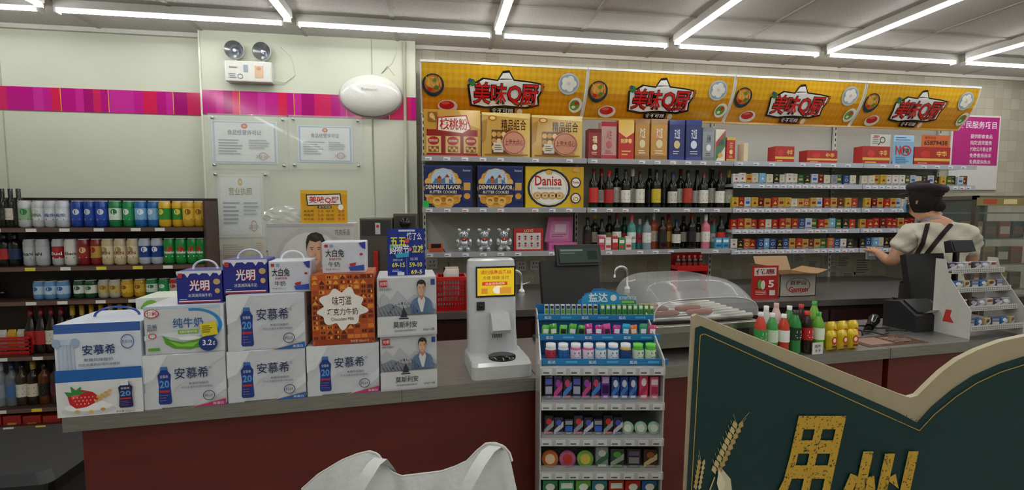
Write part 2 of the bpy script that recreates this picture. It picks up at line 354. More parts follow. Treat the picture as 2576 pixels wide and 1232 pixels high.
K=dict(sg=(sil,'#8fae86','#2f7a3c','',"#1c5a2a",'gloss'),sw=(sil,'#d7dadb','#b9c6c2','CHINA','#3d6f55','gloss'),sb=('#b5bac2','#c9d0d8','#d9dde2','纯生','#274a94','gloss'),
 bl=('#1c3f94','#2549a8','#c9cfd8','','#c8a74a','gloss'),gw=('#1d7a45','#cfe0d2','#1d7a45','雪花','#ffffff','gloss'),gr=('#19854a','#2a9a5a','#e5ece6','','#ffffff','gloss'),
 lb=('#2465a8','#7db3d8','#e0e8ee','','#1d3f7a','gloss'),go=('#c49a2c','#dcb440','#8a5a1a','','#6b2e12','gloss'),yg=('#d2a928','#2f8a3c','#e9d34a','','#24611f','gloss'),
 asa=('#a9adb1','#b6babd','','Asahi','#15151a','gloss'),bud=('#b6b9bb','#a3212a','#c02b33','Bud','#ffffff','gloss'),kir=('#d4d2cb','#d9d7d0','','Khacu','#222','gloss'),
 rd=('#7d1c22','#992a2c','#d8c08a','','#e8d39a','gloss'),rg=('#8e2a22','#c29a4a','#a11f20','','#f0e0b0','gloss'),cr=('#c9b891','#ddd2b4','#a88b4c','KIRIN','#7d2a20','gloss'),
 k64=('#aeb9c6','#1f3f8c','#e6e9ee','1664','#1d3a86','gloss'),hei=('#1f8a3b','#1f8a3b','#c8202c','Heineken','#ffffff','gloss'),
 lbl=('#5f93c4','#b8d0e4','#2c63a4','','#2c4f94','gloss'),dg=('#1c4a30','#e2e6de','#1c6a38','','#c9a94a','gloss'),sgd=('#b8b2a0','#c9b26a','#8d6a2a','','#6b4a1a','gloss'),red=('#a52327','#c9c2b8','#b4252a','','#ffffff','gloss'))
desc=dict(sg='silver and green',sw='silver white',sb='silver blue-lettered',bl='dark blue',gw='green and white',gr='bright green',lb='light blue',go='gold',yg='yellow and green',asa='plain silver black-lettered',bud='silver and red',kir='whitish',rd='dark red',rg='red and gold',cr='cream gold',k64='silver and blue numbered',hei='green red-starred',lbl='small pale blue',dg='small dark green white-banded',sgd='small silver gold',red='small red')
def canrow(li,h,r,seq,word):
    for i,(px,k) in enumerate(seq): can(px,LZ[li],h,r,K[k],f'{desc[k]} beer can, {nth(i+1)} from the left on the {word} can shelf',f'beer cans on the {word} shelf')
canrow(0,.168,.0345,list(zip([68,101,133,165,198,231,263,295,327,359,390,420,450,479,504],['sg','sw','sb','sb','bl','bl','bl','gw','gr','lb','lb','yg','yg','go','go'])),'top')
canrow(1,.168,.0345,list(zip([75,108,143,177,210,241,272,303,335,365,395,425,455,484,508],['asa','asa','bud','kir','rd','rg','cr','cr','cr','k64','k64','hei','hei','hei','hei'])),'second')
canrow(2,.118,.0335,list(zip([92,123,153,192,223,255,285,315,345,376,406,434],['lbl','lbl','lbl','dg','dg','sgd','sgd','go','go','gw','gr','red'])),'third')
# ---------------------------------------------------------------- bottles
SH={'bord':[(0,0),(.92,0),(1,.03),(1,.6),(.93,.67),(.5,.75),(.4,.79),(.37,1.0),(0,1)],'burg':[(0,0),(.92,0),(1,.03),(1,.46),(.82,.58),(.5,.72),(.38,.82),(.37,1),(0,1)],
 'spirit':[(0,0),(.95,0),(1,.02),(1,.62),(.9,.7),(.45,.76),(.38,.8),(.38,1),(0,1)],'pet':[(0,0),(.8,0),(1,.05),(.95,.28),(1,.33),(1,.62),(.88,.74),(.48,.88),(.42,.91),(.42,1),(0,1)],'jar':[(0,0),(.95,0),(1,.04),(1,.7),(.9,.78),(.85,.8),(.85,1),(0,1)]}
BM={}
def bottle(loc,h,r,g,lc,cc,label,cat,grp=None,shape='bord',emb='#333333',txt='',l0=.2,l1=.5,c0=.82,name='bottle',rz=0):
    key=(h,r,g,lc,cc,shape,emb,txt,l0,l1,c0)
    if key not in BM:
        a=MB(); a.lathe([(x*r,y*h) for x,y in SH[shape]],g,'gloss',16)
        b=MB(); R=r+.0008; b.lathe([(R,l0*h),(R,l1*h)],lc,'paper',16)
        A=Art(b,R*2.2,(l1-l0)*h,ox=-R*1.1,oz=l0*h,warp=lambda X,Z,o:((R+.0004+o)*math.sin(X/R),-(R+.0004+o)*math.cos(X/R),Z))
        if txt: A.text(txt,15,40,85,66,emb,.015)
        else: A.rect(30,22,70,42,emb); A.rect(22,58,78,64,emb); A.rect(30,74,70,79,emb)
        rr=max(x for x,y in SH[shape] if y>=c0)*r
        c=MB(); c.lathe([(rr*1.06,c0*h),(rr*1.06,h*1.004),(0,h*1.004)],cc,'gloss',12)
        BM[key]=(a.mesh('bottle'),b.mesh('label'),c.mesh('cap'))
    o=T(inst(name,BM[key][0],None,loc,rz+random.uniform(-.2,.2)),label,cat,grp); inst('paper_label',BM[key][1],o); inst('cap',BM[key][2],o); return o
def wx(px,Y=3.45,py=500): return WALL.to(px,py,Y)[0]
for i,(px,g,lc,cc) in enumerate([(-18,'#131512','#8a2a2a','#18181a'),(6,'#131512','#2b2b28','#18181a'),(27,'#131512','#cfc9b8','#202024'),(47,'#1a2416','#1c1c1c','#2a2a2a')]):
    bottle((wx(px,3.40),3.40,LZ[0]),.24,.029,g,lc,cc,f'dark spirit bottle at the far left of the top can shelf, {nth(i+1)} from left','bottle','dark bottles beside the cans','spirit','#777')
for i,(px,lc) in enumerate([(4,'#b52a2e'),(30,'#20305a')]):
    bottle((wx(px,3.40),3.40,LZ[1]),.22,.034,'#141312',lc,'#222',f'dark bottle with {"red" if i==0 else "navy"} label at far left of second shelf','bottle','dark bottles beside the cans','spirit')
for i,px in enumerate([182,206,230,254,278,302,326,350]):
    bottle((wx(px,3.40,780),3.40,LZ[3]),.30,.031,'#1b100b',['#c9a23c','#d9d3b0','#2f7fb5'][i//3],'#c9a23c',f'small brown beer bottle with {["gold","cream","blue"][i//3]} label, {nth(i+1)} from left behind the milk boxes','bottle','beer bottles behind the milk boxes','bord','#7a1f1f',l1=.7,c0=.78)
for i,px in enumerate([80,106,132,157]):
    bottle((wx(px,3.40,830),3.40,LZ[3]),.295,.035,'#1f0f0d',['#b02a2a','#b02a2a','#d8d2c8','#8e2320'][i],'#7e1a1c',f'dark wine bottle, {nth(i+1)} from left on the shelf above the whisky bottles','bottle','wine bottles on the lower left shelf','burg')
for i,(px,g,lc) in enumerate([(4,'#7d868b','#8f979c'),(32,'#6a7078','#3f6da3'),(58,'#3a2c20','#d8d2c4'),(86,'#221812','#d8cdb8'),(114,'#5a2c12','#15110e'),(144,'#3a302a','#5a1f22'),(172,'#2a201a','#c9a23c')]):
    bottle((wx(px,3.40,960),3.40,LZ[4]+.0),.275,.0345,g,lc,['#c9c9c9','#2c3f6b','#222','#b08a3c','#111','#333','#a33'][i],f'{["clear","grey","brown","black","amber","dark red","gold-labelled"][i]} spirit bottle, {nth(i+1)} from left on the lower left shelf','bottle','spirit bottles on the lower left shelf','spirit','#776')
for i in range(4):
    pbox(WALL,(-40+i*50,1045,5+i*50,1150),3.345,.12,LZ[5],'gift_box',f'red and gold gift box, {nth(i+1)} from left on the bottom left shelf','gift box','#a5231c',lambda A:A.rect(25,15,75,60,'#d9a23a').ell(50,35,16,12,'#b1261e').lines(20,68,80,90,3,'#e2b64c'),'red gift boxes on the bottom shelf')
e=E('plastic_crate','red plastic crate of small goods at the far left shelf','crate',(wx(22,3.36,850),3.42,LZ[3]))
mb=MB()
for k in range(4): mb.box(-.12,-.07,.01+k*.025,.12,-.064,.026+k*.025,'#b3191b','gloss'); mb.box(-.12,.064,.01+k*.025,.12,.07,.026+k*.025,'#b3191b','gloss')
for sx in (-.12,.114): mb.box(sx,-.07,0,sx+.006,.07,.11,'#b3191b','gloss')
mb.box(-.12,-.07,0,.12,.07,.008,'#9a1517','gloss'); mb.box(-.125,-.076,.105,.125,-.064,.118,'#c01c1e','gloss'); mb.box(-.125,.064,.105,.125,.076,.118,'#c01c1e','gloss'); mb.build('basket_body',e)
for i in range(4):
    mb=MB(); mb.pillow(.05,.14,.03,['#dcd6cc','#e0b13c','#dcd6cc','#333'][i],'gloss'); T(mb.build('snack_packet',None,(wx(22,3.36,850)-.08+i*.053,3.42,LZ[3]+.01)),f'{["white","yellow","pale","black"][i]} snack packet, {nth(i+1)} from left inside the red crate','snack packet','snack packets in the red crate')
for i in range(3):
    o=bottle((-3.02,3.375+(i%2)*.075,LZ[2]+.037),.30,.036,'#1a1614','#c9c2b4','#1a1a1a',f'dark wine bottle lying on its side at far left, {nth(i+1)} in the pile','bottle','wine bottles lying at far left','bord')
    o.rotation_euler=(0,rad(90),0)
    if i==2: o.location=(-3.02,3.412,LZ[2]+.099)
# ================================================================ RIGHT SHELF BAYS
FY=3.42
BX=[wx(1057,FY,290),wx(1478,FY,290),wx(1848,FY,310),wx(2175,FY,330),wx(2462,FY,330)]
Z1=WALL.to(1500,400,FY)[1]; Z2=WALL.to(1500,523,FY)[1]; Z3=WALL.to(1500,630,FY)[1]
CZS=[WALL.to(2040,y,FY)[1] for y in (464,524,576,626)]
names=['cookie and gift box shelf bay at left end','wine and liquor shelf bay, second from left','first cigarette shelf bay beside the liquor','last cigarette shelf bay behind the cashier']
for i in range(4):
    x0,x1=BX[i]+.001,BX[i+1]-.001; w=x1-x0; e=E('shelf_bay','white metal '+names[i],'shelf unit',(x0,FY,CZ))
    mb=MB(); mb.box(.004,.325,.25,w-.004,.335,2.52-CZ,'#a5a59e','matte'); mb.build('back_panel',e)
    for sx in ([0] if i<3 else [0,1]):
        mb=MB(); X=.012 if sx==0 else w-.012; mb.box(X-.012,.30,.0,X+.012,.32,2.52-CZ,'#c4c4bc','gloss')
        for k in range(34): mb.box(X-.004,.2985,.05+k*.048,X+.004,.3005,.075+k*.048,'#15151a','matte')
        mb.build('upright',e)
    for z in ([Z1,Z2,Z3] if i<2 else [Z1]+CZS):
        zz=z-CZ; mb=MB(); mb.box(.004,0,zz-.022,w-.004,.324,zz,'#b8b8b2','gloss'); o=mb.build('shelf',e)
        mb=MB(); mb.box(.004,-.008,zz-.034,w-.004,-.001,zz+.004,'#a0a0a3' if i<2 else '#b4b8c4','gloss')
        n=int(w/.13) if i<2 or z==Z1 else int(w/.066)
        for k in range(n):
            if random.random()<.82:
                xx=.03+k*(w-.06)/n; mb.box(xx,-.0105,zz-.029,xx+.046,-.0078,zz-.006,'#e2e4ea','paper'); mb.box(xx+.004,-.011,zz-.024,xx+.03,-.0104,zz-.018,random.choice(['#555','#3b4f8c','#a33']),'paper')
        mb.build('price_strip',o)
CYB=3.58
zt=atY(1060,152,3.42).z; zb=atY(1060,284,CYB).z
def cwarp(X,v,o):
    y=CYB-.16*v-.035*math.sin(PI*v); return (X,y-.003-o,zb+(zt-zb)*v)
for i in range(4):
    x0,x1=BX[i]+.008,BX[i+1]-.008; w=x1-x0
    e=E('canopy_sign',f'curved yellow checked fascia sign with red lettering, {nth(i+1)} from the left','sign',(0,0,0),0,'yellow fascia signs above the shelves')
    mb=MB(); nx,nz=56,14; v=[];f=[];c=[]
    for j in range(nz+1):
        for k in range(nx+1): v.append(cwarp(x0+w*k/nx,j/nz,-.003))
    for j in range(nz):
        for k in range(nx):
            f.append((j*(nx+1)+k,j*(nx+1)+k+1,(j+1)*(nx+1)+k+1,(j+1)*(nx+1)+k)); q=(k%2)+(j%2); t=j/nz
            c.append((['#d08a12','#d69216','#dc9c1c'] if t<.45 else ['#dea416','#e4ae1c','#e9b826'])[q])
    mb.add(v,f,c,'gloss',True); mb.build('panel',e)
    for v_ in (0,1):
        mb=MB(); P=cwarp(x0,v_,-.006); mb.box(x0-.004,P[1]-.008,P[2]-.008,x1+.004,P[1]+.012,P[2]+.008,'#d9d9d2' if v_ else '#c9a040','gloss'); mb.build('rail',e)
    for X in (x0,x1): mb=MB(); mb.tube([cwarp(X,k/10,-.004) for k in range(11)],.006,'#d8d8d4','gloss',6); mb.build('end_trim',e)
    mb=MB(); A=Art(mb,w,1,ox=x0,oz=0,warp=cwarp,step=.0004,m='gloss'); A.l=14
    A.ell(7,47,6.4,22,'#1f3a44').ell(7,45,5.2,17,'#c96a1e').ell(6.5,42,4,11,'#e0a040')
    for q in range(7): A.line([(3+q*1.2,32+q%3*3),(5+q*1.1,50+q%2*5)],.5,'#f0c060')
    A.ell(9,52,1.4,4,'#4e8a2a').ell(5,56,1.4,4,'#c03020').ell(8,38,1.2,4,'#5a9a30')
    A.l=14; A.ell(15.5,86,6,12,'#e9e4da').ell(15,84,4.6,8,'#c2281e').ell(14,80,2.6,3,'#e0604a')
    A.l=14; A.ell(89,34,6.6,22,'#c7cfd4').ell(89,34,5.8,19,'#9fb0ba')
    for q in range(5): A.ell(89+2.8*math.cos(q*1.257),34+9*math.sin(q*1.257),2.2,7.5,'#f2efe6')
    A.ell(89,34,1.1,3.6,'#d9d2c0')
    A.ell(95,76,4.4,15,'#ece8de').ell(94.5,76,3.2,10,'#6c9a3a').ell(95.5,72,1.3,4,'#c9402a').ell(93.8,80,1.2,3,'#e6ecd0')
    A.l=16; pl=[(27,44),(32,38),(36,29),(45,32),(48,14),(52,12),(55,30),(66,33),(72,36),(74,42),(71,64),(72,80),(64,86),(50,84),(38,88),(29,84),(28,64)]
    A.poly(pl,'#171412'); A.poly([(50+(a-50)*.945,56+(b-56)*.88) for a,b in pl],'#ecebe6')
    GG=(('美',31,38,41,79),('味',41.5,40,51,78),('Q',51.5,43,60,80),('厨',60,40,70,81))
    for t,a,b,c_,d in GG: A.l=22; A.text(t,a-.5,b-1.5,c_+.5,d+2,'#1a1412',.04)
    for t,a,b,c_,d in GG: A.l=25; A.text(t,a,b,c_,d,'#d2201c',.012)
    A.ell(30,40,1.8,7,'#3a7a34').ell(28.6,36,1.2,4,'#2c4f8a').rect(71.5,36,73.4,52,'#a55a20')
    A.poly([(41,84),(57,86),(56.5,99),(41.5,97)],'#171412').text('食不可挡',42.4,87,55.6,95.5,'#f2f0ea',.01)
    A.ell(60,93,1.8,6,'#e9dcc4')
    mb.build('printed_front',e)
# ---------------------------------------------------------------- goods on top shelf
GY=3.445
def g1(A):
    A.rect(0,0,100,100,'#c09238').poly([(60,0),(100,0),(100,40),(80,30)],'#dcb458').rect(5,42,95,97,'#8e1c16').rect(0,96,100,100,'#c8281e').poly([(24,16),(76,10),(84,40),(70,52),(22,46)],'#a8201a').poly([(26,18),(74,13),(81,39),(68,49),(25,43)],'#e8e0cc').text('核桃粉',28,18,78,43,'#b3201a',.02).rect(4,56,30,92,'#d8b070').rect(38,56,64,92,'#d8b070').rect(70,56,96,92,'#d8b070')
    for k in (17,51,83):
        A.ell(k,66,10,9,'#a5281f').rect(k-9,78,k+9,90,'#7a4a20').text('核桃粉',k-8,63,k+8,69,'#f4e8c8'); kl=A.l
        for q in range(4): A.l=kl; A.ell(k-6+q*4,82+(q%2)*4,2.4,3,'#d8a860',8)
    A.rect(8,6,24,26,'#8a5a20').ell(14,14,4,6,'#d8a860',8).text('礼',15,14,22,24,'#f0d890')
def g2(A):
    A.rect(0,0,100,100,'#c39a48').poly([(0,0),(100,0),(100,12),(0,5)],'#e8cc84').poly([(70,20),(100,12),(100,100),(88,100)],'#d8b460').poly([(0,20),(12,14),(8,60),(0,70)],'#a87a30').text('精品组合',40,14,92,38,'#4a2010',.01).ell(22,12,9,6,'#b0561a').ell(22,12,6,4,'#e8c070').rect(20,38,60,92,'#6a4224')
    kl=A.l
    for q in range(12): A.l=kl+q%3; A.ell(25+(q%4)*10,48+(q//4)*15,5,6,['#d8a458','#c08a40','#e4c080'][q%3],10)
    A.l=kl+4; A.rect(24,66,44,88,'#d0cabd').lines(26,70,42,84,3,'#7d5a3a').ell(66,66,25,27,'#c98a70').ring(66,66,23,25,1.5,'#8e3a2a').text('上海大点心',47,58,86,72,'#8e2a1e',.01).rect(5,92,95,95,'#8a5a20')
pbox(WALL,(1066,276,1208,386),GY,.09,Z1,'gift_box','red and gold walnut powder gift box at left of the top shelf','gift box','#a8241c',g1,am='gloss')
pbox(WALL,(1212,284,1333,389),GY,.09,Z1,'gift_box','gold gift box with round pink emblem between the other two gift boxes','gift box','#c59c50',g2,'gold gift boxes',am='gloss')
pbox(WALL,(1338,291,1464,393),GY,.09,Z1,'gift_box','gold gift box with round pink emblem nearest the liquor boxes','gift box','#c59c50',g2,'gold gift boxes',am='gloss')
def lq(c2,c3,txt,tc):
    def f(A): A.rect(0,0,100,12,c2).rect(0,88,100,100,c2).ell(50,60,20,10,c3).text(txt,32,22,68,46,tc,.02).lines(25,74,75,85,2,tc)
    return f
for i,(r_,b,a,d) in enumerate([((1480,324,1512,398),'#8c1f1c',lq('#6e1714','#e6d9b8','福',"#e8d9a0"),'short dark red liquor box first beside the gold gift boxes'),((1513,306,1551,400),'#b98f86',lq('#a9303a','#a9303a','人生',"#a9303a"),'pale pink liquor box with red lettering'),
 ((1556,302,1595,401),'#b5261c',lambda A:A.poly([(0,0),(100,0),(100,30),(50,44),(0,30)],'#d9b04a').text('剑南春',14,46,86,58,'#f0d070',.02).lines(20,74,80,90,2,'#e0c060'),'bright red liquor box with yellow pointed top'),((1598,299,1634,402),'#b4803a',lq('#93642a','#d8c9a0','海之蓝',"#e9e0c8"),'left of the two tan gold liquor boxes'),((1638,299,1679,403),'#bd8a42',lq('#93642a','#d8c9a0','海之蓝',"#e9e0c8"),'right of the two tan gold liquor boxes'),
 ((1684,302,1722,404),'#1f2c66',lq('#2a3a80','#c9b070','天之蓝',"#d8dcea"),'left of the two navy blue liquor boxes'),((1726,302,1765,405),'#1f2c66',lq('#2a3a80','#cfd6e4','天之蓝',"#d8dcea"),'right of the two navy blue liquor boxes'),
 ((1768,320,1797,405),'#8f949a',lq('#6b7078','#d9d9d9','泸州',"#333"),'silver grey liquor box beside the navy boxes'),((1800,326,1825,406),'#dcd3c0',lambda A:A.poly([(0,100),(0,60),(100,10),(100,50)],'#2c6a3a').poly([(0,60),(0,40),(100,0),(100,10)],'#a3241c').ell(50,80,24,8,'#c9a24a').text('五粮',20,30,80,50,'#222'),'white liquor box with green and red diagonal stripe'),((1828,345,1850,408),'#b3241c',lq('#c9a040','#e0c060','酒',"#f0d890"),'smallest red liquor box at right end of the row')]):
    pbox(WALL,r_,GY,.075,Z1,'liquor_box',d,'liquor box',b,a,'liquor boxes on the top shelf',am='gloss')
def ctn(A): A.rect(0,0,100,100,'#a8231e').rect(0,62,100,76,'#d9b04a').text('中华',62,20,90,52,'#e8c860',.02).ell(30,40,14,20,'#c9302a').lines(10,82,50,94,1,'#e8c860')
for i,(r_,d) in enumerate([((1872,360,1882,408),'narrow cream cigarette carton standing on end on the top shelf'),((1950,368,1998,408),'red cigarette carton standing alone on the top shelf'),((2030,378,2106,408),'long low red cigarette carton left of the signs'),((2170,368,2238,410),'red cigarette carton under the white notice'),((2300,370,2390,412),'red cigarette carton under the orange phone number sign')]):
    pbox(WALL,r_,GY,.09,Z1,'cigarette_carton',d,'cigarette carton','#a8231e' if i else '#d8c8a8',ctn if i else None,'cigarette cartons on the top shelf')
def wsign(px,Y,name,label,cat,base,artf,z0=None,th=.004,easel=False):
    x0,y0,x1,y1=px; ym=(y0+y1)/2; X0=WALL.to(x0,ym,Y)[0]; X1=WALL.to(x1,ym,Y)[0]; zt=WALL.to((x0+x1)/2,y0,Y)[1]; zb=WALL.to((x0+x1)/2,y1,Y)[1] if z0 is None else z0
    w=X1-X0;h=zt-zb; e=E(name,label,cat,((X0+X1)/2,Y,zb)); mb=MB(); mb.box(-w/2,-th,0,w/2,0,h,base,'paper'); mb.build('board',e)
    if easel: mb=MB(); mb.add([(-w*.2,h*.3,0),(w*.2,h*.3,0),(w*.2,.0,h*.7),(-w*.2,0,h*.7)],[(0,1,2,3)],base,'paper'); mb.build('easel_leg',e)
    mb=MB(); A=Art(mb,w,h,ox=-w/2,oy=-th-.0003); artf(A); mb.build('printed_front',e); return e
wsign((2190,338,2240,366),GY+.02,'notice_sign','white notice with magnifier drawing on top of red cartons','sign','#c9c9c2',lambda A:A.ring(58,45,14,26,4,'#333').line([(48,62),(36,88)],5,'#333').lines(8,20,38,80,4,'#888').rect(12,10,40,20,'#b33'),z0=WALL.to(2205,368,GY)[1])
wsign((2246,340,2297,412),GY,'age_limit_sign','light blue no sales under eighteen sign with red circle','sign','#7fb2d6',lambda A:A.rect(0,0,100,22,'#a9cde6').lines(10,5,90,20,2,'#3a6a9a').text('N',10,36,36,66,'#c22a26',.03).ring(62,52,26,18,6,'#c22a26').text('18',48,44,76,60,'#222',.02).line([(44,40),(80,64)],5,'#c22a26').lines(12,74,90,96,4,'#2f5f94'),Z1,easel=True)
wsign((2318,340,2388,369),GY+.02,'phone_number_sign','small orange sign with black phone number on the top shelf','sign','#c9602a',lambda A:A.text('65879438',8,44,92,82,'#2a1610',.02).text('烟草热线',10,12,50,32,'#5a2a16'),z0=WALL.to(2345,370,GY)[1])
def ck(A):
    A.rect(0,0,100,100,'#17265e').rect(0,0,100,4,'#2a3f86').ell(40,54,39,48,'#b9801f'); kl=A.l
    for q in range(16):
        a=2*PI*q/16; A.l=kl+q%2; A.ell(40+33*math.cos(a),54+40*math.sin(a),7.5,8.5,['#d89a3c','#e2b058'][q%2],12)
    A.l=kl+3; A.ell(40,34,25,27,'#b4cce0').poly([(18,42),(24,30),(34,34),(46,26),(56,34),(62,42)],'#4f7aa8').rect(28,30,36,42,'#b3612a').poly([(27,30),(32,23),(37,30)],'#7a2a1e').rect(44,28,52,42,'#c9c2b4').poly([(43,28),(48,20),(53,28)],'#8a3a2a').line([(58,38),(58,22)],1.4,'#6a4a2a').line([(50,22),(66,30)],1,'#efe8d8').line([(52,32),(64,18)],1,'#efe8d8').rect(2,43,78,68,'#14215a').text('DENMARK FLAVOR',4,46,76,56,'#f0e2b8',.02).text('BUTTER COOKIES',12,59,68,66,'#f0e2b8',.01)
    kl=A.l
    for q in range(5): A.l=kl+q%2; A.ring(14+q*13,80+(q%2)*4,9,10,4,['#d89a3c','#e6b860'][q%2])
    A.l=kl+3; A.rect(80,30,98,84,'#20306e').rect(82,40,96,58,'#c9a04a').ell(89,72,7,7,'#d89a3c').text('Anniver',80,8,97,14,'#dcdce6')
def ck2(A):
    A.rect(0,0,100,100,'#dcb826').poly([(60,0),(100,0),(100,100),(80,100)],'#d0a41c').ell(40,52,37,47,'#ece9e0').ring(40,52,37,47,4,'#2a2a32').ring(40,52,31,40,.8,'#c9a04a').text('Danisa',16,22,62,46,'#b3261e',.02).text('TRADITIONAL BUTTER COOKIES',20,50,60,55,'#333').ell(40,14,6,6,'#d9b04a')
    kl=A.l
    for k in (20,33,46,58): A.l=kl; A.ring(k,70,7.5,9,3.2,'#d8a050'); A.ell(k,70,2.4,3,'#b8702a',8)
    A.l=kl+3; A.ell(86,38,9,13,'#f0ece0').ring(86,38,9,13,2,'#333').text('Danisa',80,34,92,40,'#b3261e',.02).ell(86,76,9,13,'#f0ece0').ring(86,76,9,13,2,'#333').ring(86,78,5,5,2,'#d8a050').ell(86,8,6,5,'#d8a050')
pbox(WALL,(1066,416,1188,520),GY,.14,Z2,'cookie_box','blue butter cookie gift box nearest the left end post','cookie box','#17265e',ck,'blue cookie boxes',am='gloss')
pbox(WALL,(1201,417,1316,521),GY,.14,Z2,'cookie_box','blue butter cookie gift box beside the yellow cookie box','cookie box','#17265e',ck,'blue cookie boxes',am='gloss')
pbox(WALL,(1322,419,1468,522),GY,.14,Z2,'cookie_box','yellow butter cookie box with round white label','cookie box','#dcb826',ck2,am='gloss')
e=E('price_tag_holder','small bright green tag clipped at left end of the cookie shelf','tag',(wx(1072,GY,510),GY-.016,Z2+.0)); mb=MB(); mb.box(-.02,-.002,0,.02,.0,.05,'#2fae4a','gloss'); mb.build('tag',e); mb=MB(); mb.box(-.012,0,0,.012,.012,.01,'#1e7a34','gloss'); mb.build('clip',e)
WL=[('#c9302a','#5a1414'),('#e0dccf','#8e1f1f'),('#b7201f','#b7201f'),('#dcd8cc','#1b1b1f'),('#e3e1d8','#26262a'),('#e8e6dc','#d9d6c8'),('#e0ddd0','#3a1414'),('#2a2a2e','#1f1f24'),('#d2b42a','#191919'),('#1f1f22','#3a3a3e'),('#c9c6ba','#1c2a4a'),('#e4e1d6','#6b1d1f'),('#b9372a','#1a1a1a'),('#e6e3da','#1e1e22'),('#dcd9cd','#7a2a2a'),('#c8c2b0','#202024'),('#e1ded2','#5a1b1b'),('#d9d6ca','#b59a3c')]
WD=['red','cream','bright red','white','white','white','cream','black','yellow','black','grey','white','rust','white','cream','tan','white','pale']
for i,(lc,cc) in enumerate(WL):
    px=1492+i*19.9+random.uniform(-2,2); Y=3.47+(.085 if i%2 else 0)
    bottle((wx(px,Y,500),Y,Z2),[.295,.305,.28,.31][i%4],.0355,['#0f130e','#140c0c','#15200f'][i%3],lc,cc,f'wine bottle with {WD[i]} label, {nth(i+1)} from left on the wine shelf','wine bottle','wine bottles on the middle shelf','burg' if i%4==1 else 'bord',['#8e1f1f','#333','#2a3a6a'][i%3],l0=.14,l1=[.52,.46,.5][i%3],name='wine_bottle')
LQ=[('#16130f','#2a1d14','#101010','spirit'),('#1d2416','#d8cdb0','#caa23c','bord'),('#0f0f12','#dcd8cc','#111','bord'),('#151515','#b7a26a','#222','spirit'),('#0f0f10','#e0ddd2','#7a1a1a','bord'),('#11402c','#c9302a','#1a1a1a','spirit'),('#4f8f86','#d7e6df','#c94a5a','spirit'),('#5a9a8e','#d94a5e','#d8d8d8','spirit'),('#8a9aa0','#e0e2e0','#333','spirit'),('#b85a3a','#e6dccb','#ccc','spirit'),('#2f1610','#151515','#111','spirit'),('#8a4a16','#d8b04a','#8e1f1f','spirit'),('#101010','#dcd8cc','#18304a','bord'),('#120e0e','#b8b2a4','#5a1b1b','bord'),('#12100f','#1c1c20','#a3241c','bord'),('#141010','#e0dcd0','#222','bord'),('#d9788a','#e6e2da','#d8d8d8','spirit'),('#67a89a','#dfe8e2','#c84a5a','spirit'),('#101012','#c9302a','#222','bord'),('#0f0d0d','#d8d4c8','#5a1a1a','bord')]
LDn='brown cream white tan white red teal pink-labelled grey orange black amber dark dim black white rosy mint red pale'.split()
for i,(g,lc,cc,sh) in enumerate(LQ):
    px=1478+i*18.6+random.uniform(-2,2); Y=3.49+(.08 if i%2 else 0)
    bottle((wx(px,Y,600),Y,Z3),[.25,.27,.235,.26,.28][i%5],.034,g,lc,cc,f'{LDn[i]} liquor bottle, {nth(i+1)} from left on the lower liquor shelf','liquor bottle','liquor bottles on the lower shelf',sh,'#444',('RIO' if i in (6,7,17) else ''),name='liquor_bottle')
for i in range(5):
    pbox(WALL,(1506+i*17,594+i%2*3,1521+i*17,628),3.425,.025,Z3,'candy_pack',f'small {["pink","white","red","green","white"][i]} candy pack, {nth(i+1)} from left before the liquor bottles','candy pack',['#c9506a','#d8d8d0','#b9302c','#3a8a4a','#d8cfc8'][i],lambda A:A.rect(10,20,90,45,'#f0e8e0').rect(10,60,90,80,'#b9403c'),'candy packs before the liquor')
for i in range(2):
    pbox(WALL,(1800+i*18,598,1816+i*18,627),3.425,.025,Z3,'small_carton',f'{"left" if i==0 else "right"} small light blue carton at right end of the liquor shelf','carton','#3f9ac4',lambda A:A.rect(10,15,90,40,'#d9eef6').rect(15,60,85,80,'#1d5a8a'),'light blue cartons')
for i,px in enumerate((1167,1218,1267)):
    e=E('foil_bear',f'silver foil wrapped bear figure with red bow, {nth(i+1)} from left','bear figure',(wx(px,3.49,600),3.49,Z3),0,'silver foil bears')
    mb=MB(); c='#c4c8cc'
    for cc_,rr_ in (((0,0,.055),(.045,.035,.05)),((0,-.003,.125),(.042,.036,.038)),((-.034,0,.158),(.016,.01,.016)),((.034,0,.158),(.016,.01,.016)),((-.045,-.02,.07),(.017,.022,.03)),((.045,-.02,.07),(.017,.022,.03)),((-.028,-.03,.02),(.02,.032,.02)),((.028,-.03,.02),(.02,.032,.02)),((0,-.038,.117),(.016,.014,.012))): mb.ball(cc_,rr_,c,'foil',14)
    mb.build('foil_body',e)
    mb=MB(); mb.ball((-.012,-.038,.09),(.014,.006,.009),'#b3262a','gloss',8); mb.ball((.012,-.038,.09),(.014,.006,.009),'#b3262a','gloss',8); mb.ball((0,-.042,.09),.006,'#d8a83a','gloss',8); mb.build('bow',e)
    for sx in (-1,1): mb=MB(); mb.ball((sx*.015,-.034,.133),.004,'#222','gloss',8); mb.build('eye',e)
    mb=MB(); mb.ball((0,-.051,.121),.005,'#222','gloss',8); mb.build('nose',e)
def rb(A):
    A.rect(0,0,100,100,'#b01d20').rect(8,20,92,92,'#d8cfc4')
    for r_ in range(2):
        for q in range(4): A.ell(18+q*21,42+r_*30,8,13,'#c2c6ca').ell(18+q*21,36+r_*30,4,4,'#7d1c1e').ell(18+q*21,46+r_*30,3,5,'#b3262a')
    A.text('LOVE',35,4,65,16,'#f0e0c0')
pbox(WALL,(1293,574,1366,628),3.46,.06,Z3,'chocolate_box','red windowed box of small foil chocolates beside the silver bears','chocolate box','#a81c1f',rb)
